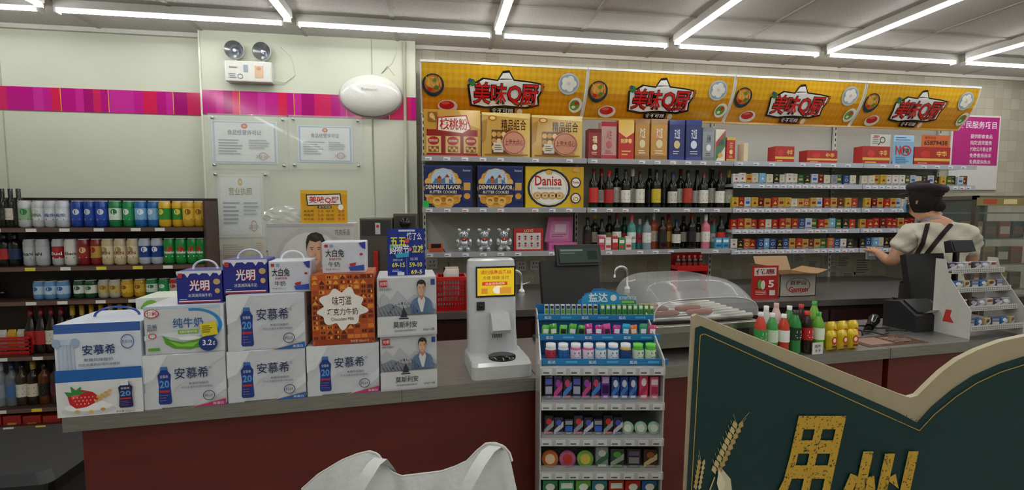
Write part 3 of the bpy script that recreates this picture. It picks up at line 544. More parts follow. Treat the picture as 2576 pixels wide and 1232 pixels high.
e=E('pink_gift_box','open pink gift box with lid raised beside the red chocolate box','gift box',(wx(1412,3.5,610),3.5,Z3))
mb=MB(); mb.box(-.11,-.05,0,.11,.09,.06,'#c85a9a','paper',.003); mb.build('body',e)
mb=MB(); mb.add([(-.11,.09,.06),(.11,.09,.06),(.13,.13,.25),(-.07,.13,.25)],[(0,1,2,3)],'#cf6aa6'); A=Art(mb,1,1,x0=0,y0=0,x1=100,y1=100,warp=lambda X,Z,o:(-.10+X*.2+Z*.03,.088+Z*.04-o*2,.06+Z*.18)); A.l=2; A.rect(12,12,88,88,'#d98ab8').rect(30,25,75,60,'#e6c6d8').lines(20,66,80,82,2,'#8a3a6a'); mb.build('lid',e)
mb=MB(); A=Art(mb,.2,.05,ox=-.1,oz=.004,oy=-.0504); A.rect(8,20,60,80,'#9a3a7a').ell(78,50,8,24,'#e0c060').text('礼盒',20,30,48,70,'#f0d8e6'); mb.build('printed_front',e)
# ---------------------------------------------------------------- cigarette packs
CK=[('#d2d2cc','#b3262a','white and red'),('#c09a44','#8e1f1f','gold'),('#a82420','#dcb450','red'),('#27457f','#d8d8d8','blue'),('#cfcbbc','#c9a24a','white and gold'),('#1f5a3c','#c9a24a','green'),('#c2a63a','#a3241c','yellow'),('#8a8f96','#2c3f6b','silver'),('#6b1b1d','#d8b450','maroon'),('#bcc2c9','#2c5fa8','white and blue'),('#17171b','#c9a24a','black'),('#b4602a','#f0e4c4','orange'),('#7cb0cf','#e8ecee','pale blue')]
CKM=[]
for hi in (.088,.08):
    for q_,(b_,e_,n_) in enumerate(CK):
        mb=MB(); mb.box(-.028,0,0,.028,.022,hi,b_,'gloss'); A=Art(mb,.056,hi,ox=-.028,oy=-.0003,m='gloss'); A.rect(0,27,100,28,'#555')
        [lambda:A.ell(50,50,16,10,e_,10),lambda:A.rect(20,36,80,58,e_),lambda:A.poly([(20,62),(50,34),(80,62)],e_),lambda:A.ring(50,50,24,14,6,e_)][q_%4]()
        A.rect(28,14,72,18,e_).rect(8,80,92,92,'#77756f').rect(14,84,60,87,'#ccc'); CKM.append(mb.mesh('cigarette_pack'))
ROWS=[('top',[0,0,0,4,9,4,10,9,9,4,5,10,9,8,4,0,5,3,4,1,4,4,1,6]),('second',[6,2,1,6,8,1,2,1,6,4,1,11,1,6,2,1,8]),('third',[2,2,1,2,2,8,2,2,1,2,2,9,2,2,1,3,5,2]),('bottom',[0,10,11,2,3,12,3,10,8,1,4,2,11,1,5,0,3])]
for ri,(w__,seq) in enumerate(ROWS):
    X=BX[2]+.04; n=0; end=BX[4]-.035
    while X<end:
        k=seq[n%len(seq)] if random.random()<.8 else random.randrange(len(CK)); n+=1
        if not (abs(X-BX[3])<.03):
            T(inst('cigarette_pack',CKM[k+(13 if random.random()<.35 else 0)],None,(X,3.432+random.uniform(0,.022),CZS[ri]),random.uniform(-.05,.05)),f'{CK[k][2]} cigarette pack, {nth(n)} from left in the {w__} cigarette row','cigarette pack',f'cigarette packs in the {w__} row')
        X+=.0585 if random.random()<.93 else .075
# ---------------------------------------------------------------- pink poster & notices on tile wall
x0,z1=WALL.to(2392,288,YB); x1,_=WALL.to(2515,290,YB); _,z0=WALL.to(2500,478,YB); w=x1-x0;h=z1-z0
e=E('service_poster','pink and white framed service notice on the tiled wall at right','poster',((x0+x1)/2,YB-.001,z0))
mb=MB(); mb.box(-w/2,-.015,0,w/2,0,h,'#d6d4d2','gloss',.003); mb.build('frame',e)
mb=MB(); A=Art(mb,w*.93,h*.95,ox=-w*.465,oz=h*.025,oy=-.0155); A.rect(0,0,100,100,'#d0cdcd').rect(0,0,100,68,'#b01a78').text('便民服务项目',12,6,94,16,'#f2e2ee',.01)
for i,t in enumerate(('提供即食食品','指定送货服务','代收公共事业费','免费借用雨伞','免费提供热水')): A.text(t,38,24+i*9,86,30+i*9,'#f6eaf2',.005)
mb.build('printed_front',e)
for i,(a,b,c,d) in enumerate([(2070,640,2100,668),(2105,642,2140,672),(2150,648,2190,690),(2076,680,2110,712),(2118,684,2150,716),(2030,655,2060,680),(1690,648,1722,668),(1995,636,2025,660)]):
    Y=YB; p=WALL.to(a,b,Y); q=WALL.to(c,d,Y); w=q[0]-p[0];h=p[1]-q[1]; mb=MB(); mb.box(0,-.002,0,w,0,h,'#b8b3a6'); A=Art(mb,w,h,oy=-.0024); A.lines(10,8,90,92,6,'#5a564e')
    T(mb.build('notice_sheet',None,(p[0],Y,q[1])),f'white paper notice on the tiled wall under the cigarette shelves, {nth(i+1)} of eight','notice','paper notices under the shelves')
def outlet(px,py,label):
    p=WALL.to(px,py,YB-.0); e=E('wall_socket',label,'socket',(p[0],YB,p[1])); mb=MB(); mb.box(-.043,-.01,-.043,.043,0,.043,'#c9c9c4','gloss',.003); mb.build('plate',e); mb=MB(); A=Art(mb,.086,.086,ox=-.043,oz=-.043,oy=-.0104); A.rect(30,25,38,42,'#222').rect(62,25,70,42,'#222').rect(25,62,33,80,'#222').rect(67,62,75,80,'#222').rect(47,58,53,76,'#222'); mb.build('pin_holes',e)
outlet(1345,666,'left white wall socket under the liquor shelf'); outlet(1311,668,'white wall socket just right of the kiosk'); outlet(1087,662,'white wall socket under the silver bears')
# ================================================================ BACK COUNTER
BY=2.75
CABX=wx(2452,3.0,560)
BX0=wx(930,BY,700)-.45; BX1=CABX-.02
e=E('back_counter','dark back counter with steel top running under the wall shelves','counter',(BX0,BY,0)); w=BX1-BX0
mb=MB(); mb.box(0,0,.79,w,.98,CZ,'#ffffff',M_steel); mb.build('worktop',e)
mb=MB(); mb.box(.02,.03,.1,w-.02,.98,.79,'#ffffff',M_rear); mb.build('cabinet_body',e)
for k in range(7):
    mb=MB(); mb.box(.05+k*(w-.1)/7,.012,.14,.03+(k+1)*(w-.1)/7,.029,.76,'#3a2522','gloss'); o=mb.build('door',e); mb=MB(); mb.tube([((k+.8)*(w-.1)/7,.0,.6),((k+.8)*(w-.1)/7,.0,.72)],.006,'#999','metal',6); mb.build('handle',o)
def faucet(px,py,label,Y=3.35):
    X=wx(px,Y,py); e=E('faucet',label,'faucet',(X,Y,CZ)); zt=WALL.to(px,py-20,Y)[1]-CZ
    mb=MB(); P=[(0,0,0),(0,0,zt-.06)]+[(-.05+.05*math.cos(PI*i/8),-.0,zt-.05+.05*math.sin(PI*i/8)) for i in range(9)]+[(-.1,0,zt-.08)]; mb.tube(P,.011,'#b9bbbd','metal',10); mb.lathe([(.03,0),(.03,.015),(.015,.03)],'#b9bbbd','metal',14); mb.build('spout',e); mb=MB(); mb.tube([(0,-.01,.06),(.06,-.01,.075)],.006,'#b9bbbd','metal',8); mb.build('lever',e)
faucet(1578,690,'chrome gooseneck faucet behind the blue chewing gum display'); faucet(1312,700,'chrome faucet right behind the white kiosk')
def steelbox(px,Y,dep,label):
    x0=wx(px[0],Y,600);x1=wx(px[2],Y,600); zt=WALL.to(px[0],px[1],Y)[1]; w=x1-x0;h=zt-CZ
    e=E('drink_dispenser',label,'dispenser',((x0+x1)/2,Y+dep/2,CZ)); mb=MB(); mb.box(-w/2,-dep/2,0,w/2,dep/2,h,'#77736c','metal',.006); mb.build('body',e)
    mb=MB(); mb.box(-w/2+.01,-dep/2-.004,h-.11,w/2-.01,-dep/2,h-.015,'#3a3836','gloss'); mb.build('control_panel',e)
    return e,w,h,dep
e,w,h,dep=steelbox((905,548,988,690),3.0,.3,'steel hot water dispenser with red tap behind the blue sign')
mb=MB(); mb.box(-.012,-dep/2-.06,h-.33,.012,-dep/2-.03,h-.2,'#b01c1c','gloss',.004); mb.tube([(0,-dep/2,h-.27),(0,-dep/2-.05,h-.27),(0,-dep/2-.05,h-.33)],.01,'#ccc','metal',8); mb.build('tap',e)
mb=MB(); A=Art(mb,.03,.07,ox=-.005,oz=h-.1,oy=-dep/2-.0045); A.rect(0,0,100,100,'#b9bcc0').ell(50,30,30,14,'#c22a26'); mb.build('gauge',e)
e,w,h,dep=steelbox((990,537,1050,690),3.05,.22,'grey metal box with round black dial above the blue sign')
mb=MB(); mb.lathe([(0,.02),(.032,.02),(.034,0)],'#15151a','gloss',18,(0,-dep/2-.004,h-.06),Matrix.Rotation(rad(90),3,'X')); mb.build('dial',e)
e=E('card_terminal','small orange card terminal on the lower shelf with a black cable','card terminal',(wx(1097,3.47,615),3.49,Z3)); mb=MB(); mb.prismx([(-.05,0),(.05,0),(.05,.05),(.02,.06),(-.05,.03)],-.05,.05,'#c4502a','gloss'); mb.build('body',e); mb=MB(); mb.add([(-.035,-.048,.034),(.035,-.048,.034),(.035,.01,.058),(-.035,.01,.058)],[(0,1,2,3)],'#1c1c20','gloss'); mb.build('screen',e)
mb=MB(); mb.tube([(.05,0,.02),(.08,-.07,-.02),(.09,-.075,-.1),(.06,-.06,-.2),(.02,.0,-.27)],.004,'#151515','gloss',6); mb.build('cable',e)
def basket(px0,px1,Y,label,h=.2):
    x0=wx(px0,Y,750);x1=wx(px1,Y,750);w=x1-x0; D=.16; e=E('shopping_basket',label,'basket',((x0+x1)/2,Y+D/2,CZ)); mb=MB(); c='#b01a1a'
    for k in range(6): z=.02+k*h/6; [mb.box(-w/2,yy-.003,z,w/2,yy+.003,z+.008,c,'gloss') for yy in (-D/2,D/2)]; [mb.box(xx-.003,-D/2,z,xx+.003,D/2,z+.008,c,'gloss') for xx in (-w/2,w/2)]
    for k in range(11): xx=-w/2+k*w/10; [mb.box(xx-.003,yy-.004,0,xx+.003,yy+.004,h,c,'gloss') for yy in (-D/2,D/2)]
    for k in range(6): yy=-D/2+k*D/5; [mb.box(xx-.004,yy-.003,0,xx+.004,yy+.003,h,c,'gloss') for xx in (-w/2,w/2)]
    mb.box(-w/2,-D/2,0,w/2,D/2,.006,c,'gloss'); mb.build('mesh_body',e)
    mb=MB()
    for a in ((-w/2-.008,-D/2-.008,w/2+.008,-D/2+.004),(-w/2-.008,D/2-.004,w/2+.008,D/2+.008),(-w/2-.008,-D/2,-w/2+.004,D/2),(w/2-.004,-D/2,w/2+.008,D/2)): mb.box(a[0],a[1],h-.02,a[2],a[3],h+.005,'#c21f1f','gloss',.002)
    mb.build('rim',e); return ((x0+x1)/2,Y+D/2,w)
bx,by,bw=basket(1100,1172,2.78,'red plastic basket between the milk boxes and the kiosk')
for i in range(3):
    mb=MB(); mb.pillow(.09,.19,.03,['#c9c4bc','#b98a5a','#d0ccc4'][i],'gloss'); T(mb.build('bagged_snack',None,(bx,by-.045+i*.045,CZ+.06)),f'{["pale","tan","white"][i]} bagged snack in the red basket','snack bag','bagged snacks in the red basket')
Y=3.25; e=E('sauce_rack','small red rack of dark sauce bottles on the back counter','rack',(wx(1733,Y,690),Y,CZ)); hz=WALL.to(1733,676,Y)[1]-CZ
mb=MB(); mb.box(-.12,-.05,hz-.01,.12,.05,hz,'#a3201d','gloss'); mb.box(-.12,-.055,hz-.01,.12,-.05,hz+.03,'#b3241f','gloss'); mb.box(-.12,.045,0,.12,.05,hz+.12,'#5a1513','gloss'); mb.box(-.12,-.05,0,-.115,.05,hz+.03,'#a3201d','gloss'); mb.box(.115,-.05,0,.12,.05,hz+.03,'#a3201d','gloss'); mb.build('stand',e)
for i in range(5): bottle((wx(1733,Y,690)-.09+i*.045,Y,hz+CZ),.1,.019,'#1d0f0b','#7d1c1a','#a3201d',f'tiny dark sauce bottle on the red rack, {nth(i+1)} from left','sauce bottle','sauce bottles on the red rack','spirit',name='sauce_bottle')
wsign((1890,668,1956,766),2.86,'promotion_sign','red promotional table sign with price five beside the open carton','sign','#b0211f',lambda A:A.rect(8,6,92,30,'#c9c4bc').text('优惠',14,10,86,26,'#8e1f1f',.02).text('5',62,44,84,66,'#f2e8d8',.03).ell(30,56,8,14,'#5aa04a').ell(42,58,8,14,'#d8d4c8').lines(14,74,60,88,3,'#f0d0c0').rect(66,74,88,90,'#d8d4cc'),CZ,easel=True)
Y=2.9; x0=wx(1962,Y,720);x1=wx(2052,Y,720);w=x1-x0; h=WALL.to(2000,690,Y)[1]-CZ
e=E('cardboard_box','open brown cardboard water carton with flaps up on the back counter','cardboard box',((x0+x1)/2,Y+.12,CZ)); D=.24
mb=MB(); c='#9c7a54'
mb.box(-w/2,-D/2,0,w/2,-D/2+.004,h,'#b5b0a6'); mb.box(-w/2,D/2-.004,0,w/2,D/2,h,c); mb.box(-w/2,-D/2,0,-w/2+.004,D/2,h,c); mb.box(w/2-.004,-D/2,0,w/2,D/2,h,c); mb.box(-w/2,-D/2,0,w/2,D/2,.004,c); mb.build('body',e)
for vs in ([(-w/2,-D/2,h),(w/2,-D/2,h),(w/2+.02,-D/2-.1,h+.02),(-w/2-.02,-D/2-.1,h+.02)],[(-w/2,D/2,h),(w/2,D/2,h),(w/2,D/2+.05,h+.1),(-w/2,D/2+.05,h+.1)],[(w/2,-D/2,h),(w/2,D/2,h),(w/2+.09,D/2,h+.03),(w/2+.09,-D/2,h+.03)],[(-w/2,-D/2,h),(-w/2,D/2,h),(-w/2-.07,D/2,h+.06),(-w/2-.07,-D/2,h+.06)]):
    mb=MB(); mb.add(vs,[(0,1,2,3)],'#a88660'); mb.build('flap',e)
mb=MB(); A=Art(mb,w,h,ox=-w/2,oy=-D/2-.0004); A.ring(50,50,34,36,2,'#5a544c').text('Ganten',24,56,78,80,'#b3262a',.03).text('百岁山',28,28,72,48,'#3a3632',.02); mb.build('printed_front',e)
Y=3.0; x0=CABX; x1=x0+.62; zt=WALL.to(2500,492,Y)[1]; e=E('glass_cabinet','dark framed glass display cabinet at the far right behind the cashier','display cabinet',(x0,Y,0))
mb=MB()
for X in (0,.59):
    for y in (0,.37): mb.box(X,y,0,X+.03,y+.03,zt,'#4a463f','gloss')
mb.box(0,0,zt-.03,.62,.4,zt,'#5a554c','gloss'); mb.box(0,0,0,.62,.4,.75,'#2a2624','gloss'); mb.box(.03,.385,.75,.59,.39,zt-.03,'#3a3733','gloss'); mb.build('frame',e)
mb=MB(); A=Art(mb,.62,.06,oz=zt-.075,oy=-.003); A.rect(0,0,100,100,'#8a7a4a').rect(10,20,30,80,'#b3402a').rect(40,20,60,80,'#d8c890').rect(70,20,90,80,'#b3402a'); mb.build('header',e)
mb=MB(); mb.box(.03,.008,.75,.59,.012,zt-.03,'#7f8a86','clear'); mb.build('glass_front',e); mb=MB(); mb.box(.008,.03,.75,.012,.37,zt-.03,'#7f8a86','clear'); mb.build('glass_side',e)
for k in range(4): mb=MB(); mb.box(.03,.03,.8+k*.2,.59,.37,.81+k*.2,'#6d6d66','gloss'); mb.build('shelf',e)
for k in range(3):
    for j in range(4): mb=MB(); mb.box(0,0,0,.11,.08,.13,['#8a3a2a','#2a2a30','#8a703a','#4a3a2e'][(k+j)%4],'gloss',.003); mb.box(.01,-.001,.03,.10,0.001,.09,['#b8b0a0','#6a4a3a'][j%2]); T(mb.build('packaged_snack',None,(x0+.05+j*.132,Y+.06,.811+k*.2)),f'small packaged snack, {nth(j+1)} from left on {nth(k+1)} shelf of the glass cabinet','snack','packaged snacks in the glass cabinet')
# ================================================================ FRONT COUNTER
sE=CNT.to(1352,1000,0)[0]; sR=CNT.to(2700,900,0)[0]
def counter(s0,s1,label,CD):
    w=s1-s0; e=E('service_counter',label,'counter',CNT.pt(s0,0,0),CNT.a)
    mb=MB(); mb.box(0,0,.785,w,CD,CZ,'#ffffff',M_steel); mb.build('worktop',e)
    mb=MB(); mb.box(.03,.03,.1,w-(.0),CD-.02,.785,'#ffffff',M_red); mb.build('front_panel',e)
    mb=MB(); mb.box(.04,.06,0,w-.02,CD-.05,.1,'#26221f','matte'); mb.build('plinth',e)
    for k in range(1,int(w/.95)+1): mb=MB(); mb.box(k*.95-.001,-.0005,.785,k*.95+.001,CD,CZ+.0004,'#55524d','matte'); mb.build('worktop_joint',e)
counter(0,sE,'dark red service counter with steel top carrying the milk boxes',.56)
sM=CNT.to(2240,880,0)[0]
counter(sE+.003,sM,'dark red service counter section carrying roller grill and drinks',.52); counter(sM+.003,sR,'dark red service counter section in front of the cashier',.46)
# ---------------------------------------------------------------- carton art
def man(A,cx,cy,k,sh='#6f86a4',ky=None):
    ky=ky or k
    q=lambda P:[(cx+a*k,cy+b*ky) for a,b in P]
    A.poly(q([(-17,32),(-15,16),(-11,12),(-4,9),(4,8),(12,12),(16,17),(18,32)]),sh).poly(q([(-15,32),(-13,20),(-9,32)]),'#4a5f7c').poly(q([(6,14),(9,12),(11,32),(4,32)]),'#5a7090').poly(q([(-4,9),(4,8),(6,14),(2,30),(-1,30),(-6,14)]),'#d6d6d4')
    A.poly(q([(-3,2),(3.4,2),(4,9),(.5,14),(-4,9)]),'#b98468').poly(q([(-5.6,-6),(-5.4,0),(-4,4.4),(-1.5,7.4),(1,7.4),(4,4.4),(5.6,0),(5.8,-6),(4,-10),(-4,-10)]),'#d6a98a').poly(q([(2.6,-8),(5.8,-6),(5.6,0),(4,4.4),(1,7.4),(3.2,2)]),'#c39276').poly(q([(-4.6,-1),(-2.4,-.4),(-3,2.4),(-4.4,1.6)]),'#deb498')
    A.poly(q([(-6.4,-2),(-6.8,-8),(-5.6,-12),(-3,-14),(1,-14.6),(5,-13),(7,-9),(6.4,-2),(5.4,-6.4),(3.6,-9),(0,-7.9),(-4,-9.2),(-5.6,-6)]),'#221c1b').poly(q([(-3,-13.5),(1,-13),(3,-10),(-1,-11)]),'#3f3532').poly(q([(3,-12.4),(5.4,-10),(5.6,-7),(4,-9.4)]),'#352c2a')
    kl=A.l
    for P,c in (([(-4,-4.4),(-1.2,-4.6),(-1.4,-4.1),(-3.8,-3.9)],'#3a2e2a'),([(1.2,-4.6),(4,-4.4),(3.8,-3.9),(1.4,-4.1)],'#3a2e2a'),([(-3.4,-3),(-2.5,-3.3),(-1.6,-2.9),(-2.5,-2.5)],'#241a18'),([(1.4,-2.9),(2.4,-3.3),(3.4,-3),(2.4,-2.5)],'#241a18'),([(-.3,-1.5),(.7,1.2),(-.7,1.2)],'#bd8a6e'),([(-2,3.2),(0,3.6),(2.2,3.1),(0,4.3)],'#a85a54')): A.l=kl; A.poly(q(P),c)
def pbottle(A,x,y,w,h,c='#1f3a86',txt='20'):
    A.poly([(x+w*.25,y),(x+w*.75,y),(x+w*.78,y+h*.12),(x+w,y+h*.22),(x+w*.93,y+h*.5),(x+w,y+h*.95),(x+w*.9,y+h),(x+w*.1,y+h),(x,y+h*.95),(x+w*.07,y+h*.5),(x,y+h*.22),(x+w*.22,y+h*.12)],c)
    A.rect(x+w*.25,y,x+w*.75,y+h*.09,'#3f6fb5').text(txt,x+w*.14,y+h*.36,x+w*.86,y+h*.56,'#5a9ad8',.03).text('安慕希',x+w*.2,y+h*.22,x+w*.8,y+h*.3,'#d8e0ee').rect(x+w*.12,y+h*.62,x+w*.88,y+h*.68,'#b8323a').lines(x+w*.15,y+h*.72,x+w*.85,y+h*.92,3,'#7d5a9a')
def amx(corner):
    def f(A):
        A.poly([(0,0),(30,0),(12,45),(0,52)],'#e0e2e6').poly([(0,100),(0,70),(60,0),(100,0),(100,8),(40,60),(20,100)],'#cdd0d6').poly([(60,100),(100,50),(100,70),(72,100)],'#d8dbe0')
        pbottle(A,17,22,16,70); A.text('安慕希',38,25,79,46,'#28315a',.005).ring(82,28,1.6,2.2,.4,'#28315a',n=10).text('希腊风味酸奶',55,53,79,57.5,'#3a4266').text('巴氏杀菌热处理风味酸奶',46,60,84,64,'#5a6078').ring(79,80,7.5,9.5,1,'#3a4266').text('黄金品质',74,77,84,83,'#3a4266')
        A.poly([(56,100),(100,88),(100,100)],corner).line([(56,100),(100,87)],1,'#c9a24a').text('高蛋白',84,93,97,98,'#f0f0f4')
    return f
def amside(A): A.rect(0,0,100,100,'#ccced4').text('安慕希',20,30,80,50,'#28315a').lines(20,60,80,80,4,'#8a90a4')
def b1(A):
    A.rect(0,0,100,10,'#3a5fa8').poly([(0,10),(100,10),(100,52),(0,52)],'#d6dce6')
    for k in range(5): A.rect(3+k*4.2,22,5.6+k*4.2,52,'#b4c2d8')
    A.rect(0,16,26,22,'#c2cde0').ell(3,20,5,5,'#9fb0cc').ell(24,20,5,5,'#9fb0cc').text('安慕希',32,23,70,34,'#1d3468',.01).text('希腊风味酸奶',33,37.5,67,41,'#2d4478').text('巴氏杀菌热处理风味酸奶',27,43,75,46,'#2d4478').ring(85,21,8,8,1,'#3a5fa8').text('醇享风味',79,19,91,23,'#3a5fa8')
    A.rect(0,49,100,62,'#1f62ae').poly([(0,62),(100,62),(100,100),(0,100)],'#e1e1e3').ell(36,94,32,5,'#cfd3d8')
    A.ell(36,90,28,5,'#f4f4f4').poly([(8,90),(20,84),(34,88),(52,84),(64,90),(52,94),(20,94)],'#f6f6f6').poly([(13,77),(19,72),(30,71),(42,74),(49,80),(44,86),(34,90),(22,91),(15,86)],'#c8202a').poly([(17,76),(24,73),(30,74),(24,79),(18,81)],'#e45a54').poly([(14,78),(10,72),(18,73),(17,66),(23,71),(29,67),(28,73),(36,73),(27,76),(20,76)],'#3a8a3a')
    kl=A.l
    for q in range(16): A.l=kl; A.ell(20+(q%6)*4.4+(q//6)*1.8,79+(q//6)*3.6,.6,.9,'#f0d8a0',6)
    for q in range(8): A.ell(46+q*2.4,84-q*1.1-(q%2)*3.4,2.4,1.5,'#d8a84a',8)
    A.ell(24,94,3,2,'#d8b060',8).ell(40,95,3,2,'#d8b060',8).ell(54,93,3,2,'#c99a4a',8)
    pbottle(A,73,64,17,29,'#2a2358','20'); A.rect(77,62,86,68,'#dfe6ee').text('净含量 205g×12',70,95,92,98,'#444')
def pure(A):
    A.rect(0,0,100,5,'#b8cfe0').poly([(0,70),(20,60),(50,72),(76,60),(100,52),(100,0),(96,0),(96,46),(0,60)],'#dae2e8').ring(62,42,36,36,5,'#2f86c8',-100,80,24)
    A.poly([(22,60),(32,70),(48,76),(66,72),(80,60),(84,70),(76,84),(56,92),(36,88),(26,78)],'#5aa22e').poly([(30,72),(46,80),(68,76),(60,86),(40,84)],'#8ac848').ell(56,68,14,4,'#f4f6f4').text('纯牛奶',36,25,74,46,'#1f5aa0',.006).rect(42,50,68,58,'#8ab82a').text('全脂灭菌纯牛乳',44,51.5,66,56.5,'#ffffff')
    A.ell(11,14,9,9,'#f2f4f4').ring(11,14,9,9,1.4,'#c22a2e').text('伊利',5,9,17,19,'#c22a2e',.02).text('品质',5,36,17,50,'#2a3a6a').ring(11,60,5,6,1.2,'#c9302a').poly([(70,40),(90,34),(93,62),(73,66)],'#e6d22a').lines(73,42,88,58,4,'#6a5a1a').ell(80,80,12,16,'#1d3a80').text('3.2',73,72,85,84,'#f0f4ff',.02).text('g',86,76,89,84,'#f0f4ff').rect(6,84,20,90,'#5aa22e')
def gm(A):
    A.rect(0,0,100,100,'#232a86').poly([(0,0),(100,0),(100,8),(94,16),(90,8),(80,7),(74,18),(68,8),(56,7),(50,13),(44,7),(30,8),(24,20),(18,8),(8,8),(4,16),(0,9)],'#dcdde8').text('光明',27,27,73,62,'#b9303a',.05).text('光明',28,28,72,61,'#f4f4fa',.016).text('冰淇淋风味牛奶',24,69,76,80,'#f0f0f8').rect(4,90,96,97,'#b9303a').rect(4,90,96,93,'#e3e4ee').ell(89,34,8,9,'#c9a86a').ell(90,62,6,8,'#c9a86a').rect(4,6,14,20,'#b9303a').lines(6,83,24,88,1,'#c9cbe6')
def dbt(A):
    A.poly([(46,20),(96,18),(96,92),(64,92)],'#ccd0de').rect(6,8,14,17,'#b9262a').rect(18,8,26,17,'#8a9ac0').text('大白兔',8,23,50,48,'#1b1b22',.008).text('奶糖风味',16,51,44,58,'#b9262a',.01).text('牛奶',14,63,40,79,'#1b1b22',.0).text('净含量: 200mL×12',8,84,40,89,'#555').poly([(84,4),(100,0),(100,24),(92,20)],'#2a3a96').poly([(60,80),(96,74),(96,92),(64,92)],'#2f4fae').poly([(62,70),(78,66),(76,76),(64,78)],'#b9262a').ell(90,40,4,4,'#b9262a',8)
def choco(A):
    A.rect(0,0,100,100,'#b9531a'); rr=random.Random(3)
    for j in range(14):
        for i in range(9):
            A.l=1; a,b=1+i*11,1+j*7.1
            A.rect(a,b,a+9.6,b+5.8,rr.choice(['#9a3c16','#cf672a','#6e2812','#dc8230','#a84616','#c05a1e']))
            if rr.random()<.5: A.l=2; A.rect(a+2,b+1.2,a+4.2,b+4.6,'#45190e'); A.l=2; A.rect(a+5.6,b+1.2,a+7.8,b+4.6,rr.choice(['#45190e','#efb050']))
            elif rr.random()<.5: A.l=2; A.poly([(a,b+5.8),(a+4.8,b),(a+9.6,b+5.8)],rr.choice(['#5e2210','#e09a40']))
    P=[]; A.l=4
    for i in range(72):
        a=2*PI*i/72; k=1+.12*math.sin(a*9)+.05*math.sin(a*5+1)+.03*math.sin(a*13); P.append((48+36*k*math.cos(a),48+27*k*math.sin(a)))
    A.poly(P,'#efe9e2'); A.text('味可滋',33,31,63,44,'#4a2010',.006).text('巧克力牛奶',24,48,73,58,'#3a1c14',.004).text('Chocolate Milk',30,61,67,65.5,'#4a2010').rect(4,92,96,99,'#9a3c16').text('净含量 250ml×12',60,93.5,90,97.5,'#f0d8b8')
def msl(A):
    A.poly([(0,40),(10,26),(22,38),(34,22),(50,40),(62,30),(100,50),(100,62),(0,60)],'#b1b4ba').poly([(0,52),(20,44),(44,54),(70,46),(100,58),(100,66),(0,66)],'#858b94')
    kl=A.l
    for q in range(16): A.l=kl; A.line([(q*6,44+(q*7)%9),(q*6+4,58)],.7,'#5a616c')
    for q in range(8): A.l=kl; A.line([(4+q*6,58),(8+q*6,66)],1,'#3a414c')
    A.l=8; A.rect(4,5,17,16,'#b9262a').text('光明',5,7,16,14,'#f2e8e4',.01).text('原味 常温酸奶',4,18,24,22,'#444'); man(A,74,23,1.1,'#5f7a9c',1.25)
    A.l=24; A.rect(0,66,100,100,'#cfd0d2')
    for i,ch in enumerate('MOMCHILOVTSI'):
        a=rad(200+i*12.7); A.l=26; A.text(ch,44+24*math.cos(a)-1.4,66+22*math.sin(a)-2,44+24*math.cos(a)+1.4,66+22*math.sin(a)+2,'#3a3e48',.02)
    A.poly([(44,50),(38,68),(50,68)],'#2c303a').rect(36,69,52,71,'#2c303a').text('莫斯利安',26,75,66,86,'#23262e',.003).text('巴氏杀菌热处理风味酸牛奶',28,89,64,92.5,'#444').rect(0,97,100,100,'#b9bbc0').text('200g×12盒',76,88,96,93,'#333').rect(90,4,97,14,'#2a3f86')
def big(A): A.rect(0,0,100,2,'#a9a9a4').ell(50,26,42,24,'#b3b1ac').ell(50,27,38,21.5,'#cfcdc8').text('巧克乐派',78,4,96,8,'#555'); man(A,55,20,1.6,'#8a96a4',.98)
zA=pbox(CNT,(141,812,359,1045),.004,.2,CZ,'milk_carton','tall white and blue yogurt carton with strawberry print at the left end','milk box','#c4cad4',b1,None,handle='#3a4f96')
z5=pbox(CNT,(361,889,569,1030),.004,.19,CZ,'milk_carton','white yogurt carton with pink corner directly under the pure milk carton','milk box','#c9ccd2',amx('#b8327a'),'white yogurt cartons',side=amside)
z3=pbox(CNT,(572,879,769,1015),.004,.19,CZ,'milk_carton','lower white yogurt carton with blue corner in the two-high stack','milk box','#c9ccd2',amx('#1f62b4'),'white yogurt cartons',side=amside)
z4=pbox(CNT,(772,866,954,997),.004,.19,CZ,'milk_carton','white yogurt carton with pink corner under the orange chocolate milk carton','milk box','#c9ccd2',amx('#b8327a'),'white yogurt cartons',side=amside)
z12=pbox(CNT,(957,842,1099,983),.004,.19,CZ,'milk_carton','lower of two grey yogurt cartons picturing a man','milk box','#c6c7ca',msl,'cartons picturing a man')
zp=pbox(CNT,(362,768,564,889),.006,.18,z5,'milk_carton','white pure milk carton with green wave and yellow sticker','milk box','#cdd0d4',pure)
z3b=pbox(CNT,(571,740,767,879),.006,.18,z3,'milk_carton','upper white yogurt carton with blue corner in the two-high stack','milk box','#c9ccd2',amx('#1f62b4'),'white yogurt cartons',side=amside)
z10=pbox(CNT,(784,689,942,866),.006,.17,z4,'milk_carton','orange chocolate milk carton with white splash','milk box','#b9541c',choco)
z11=pbox(CNT,(949,696,1098,842),.006,.18,z12,'milk_carton','upper of two grey yogurt cartons picturing a man','milk box','#c6c7ca',msl,'cartons picturing a man')
pbox(CNT,(445,681,559,765),.03,.1,zp,'milk_carton','small dark blue milk carton with handle on the pure milk carton','milk box','#232a86',gm,'small blue milk cartons',handle='#d6d8e4')
pbox(CNT,(562,653,673,740),.03,.1,z3b,'milk_carton','small dark blue milk carton left of the white milk candy carton','milk box','#232a86',gm,'small blue milk cartons',handle='#d6d8e4')
pbox(CNT,(676,656,781,738),.03,.1,z3b,'milk_carton','small white candy flavoured milk carton beside the blue one','milk box','#cdd0d8',dbt,'small white milk cartons',handle='#e4e6ec')
pbox(CNT,(810,608,920,689),.03,.1,z10,'milk_carton','small white candy flavoured milk carton atop the orange carton','milk box','#cdd0d8',dbt,'small white milk cartons')
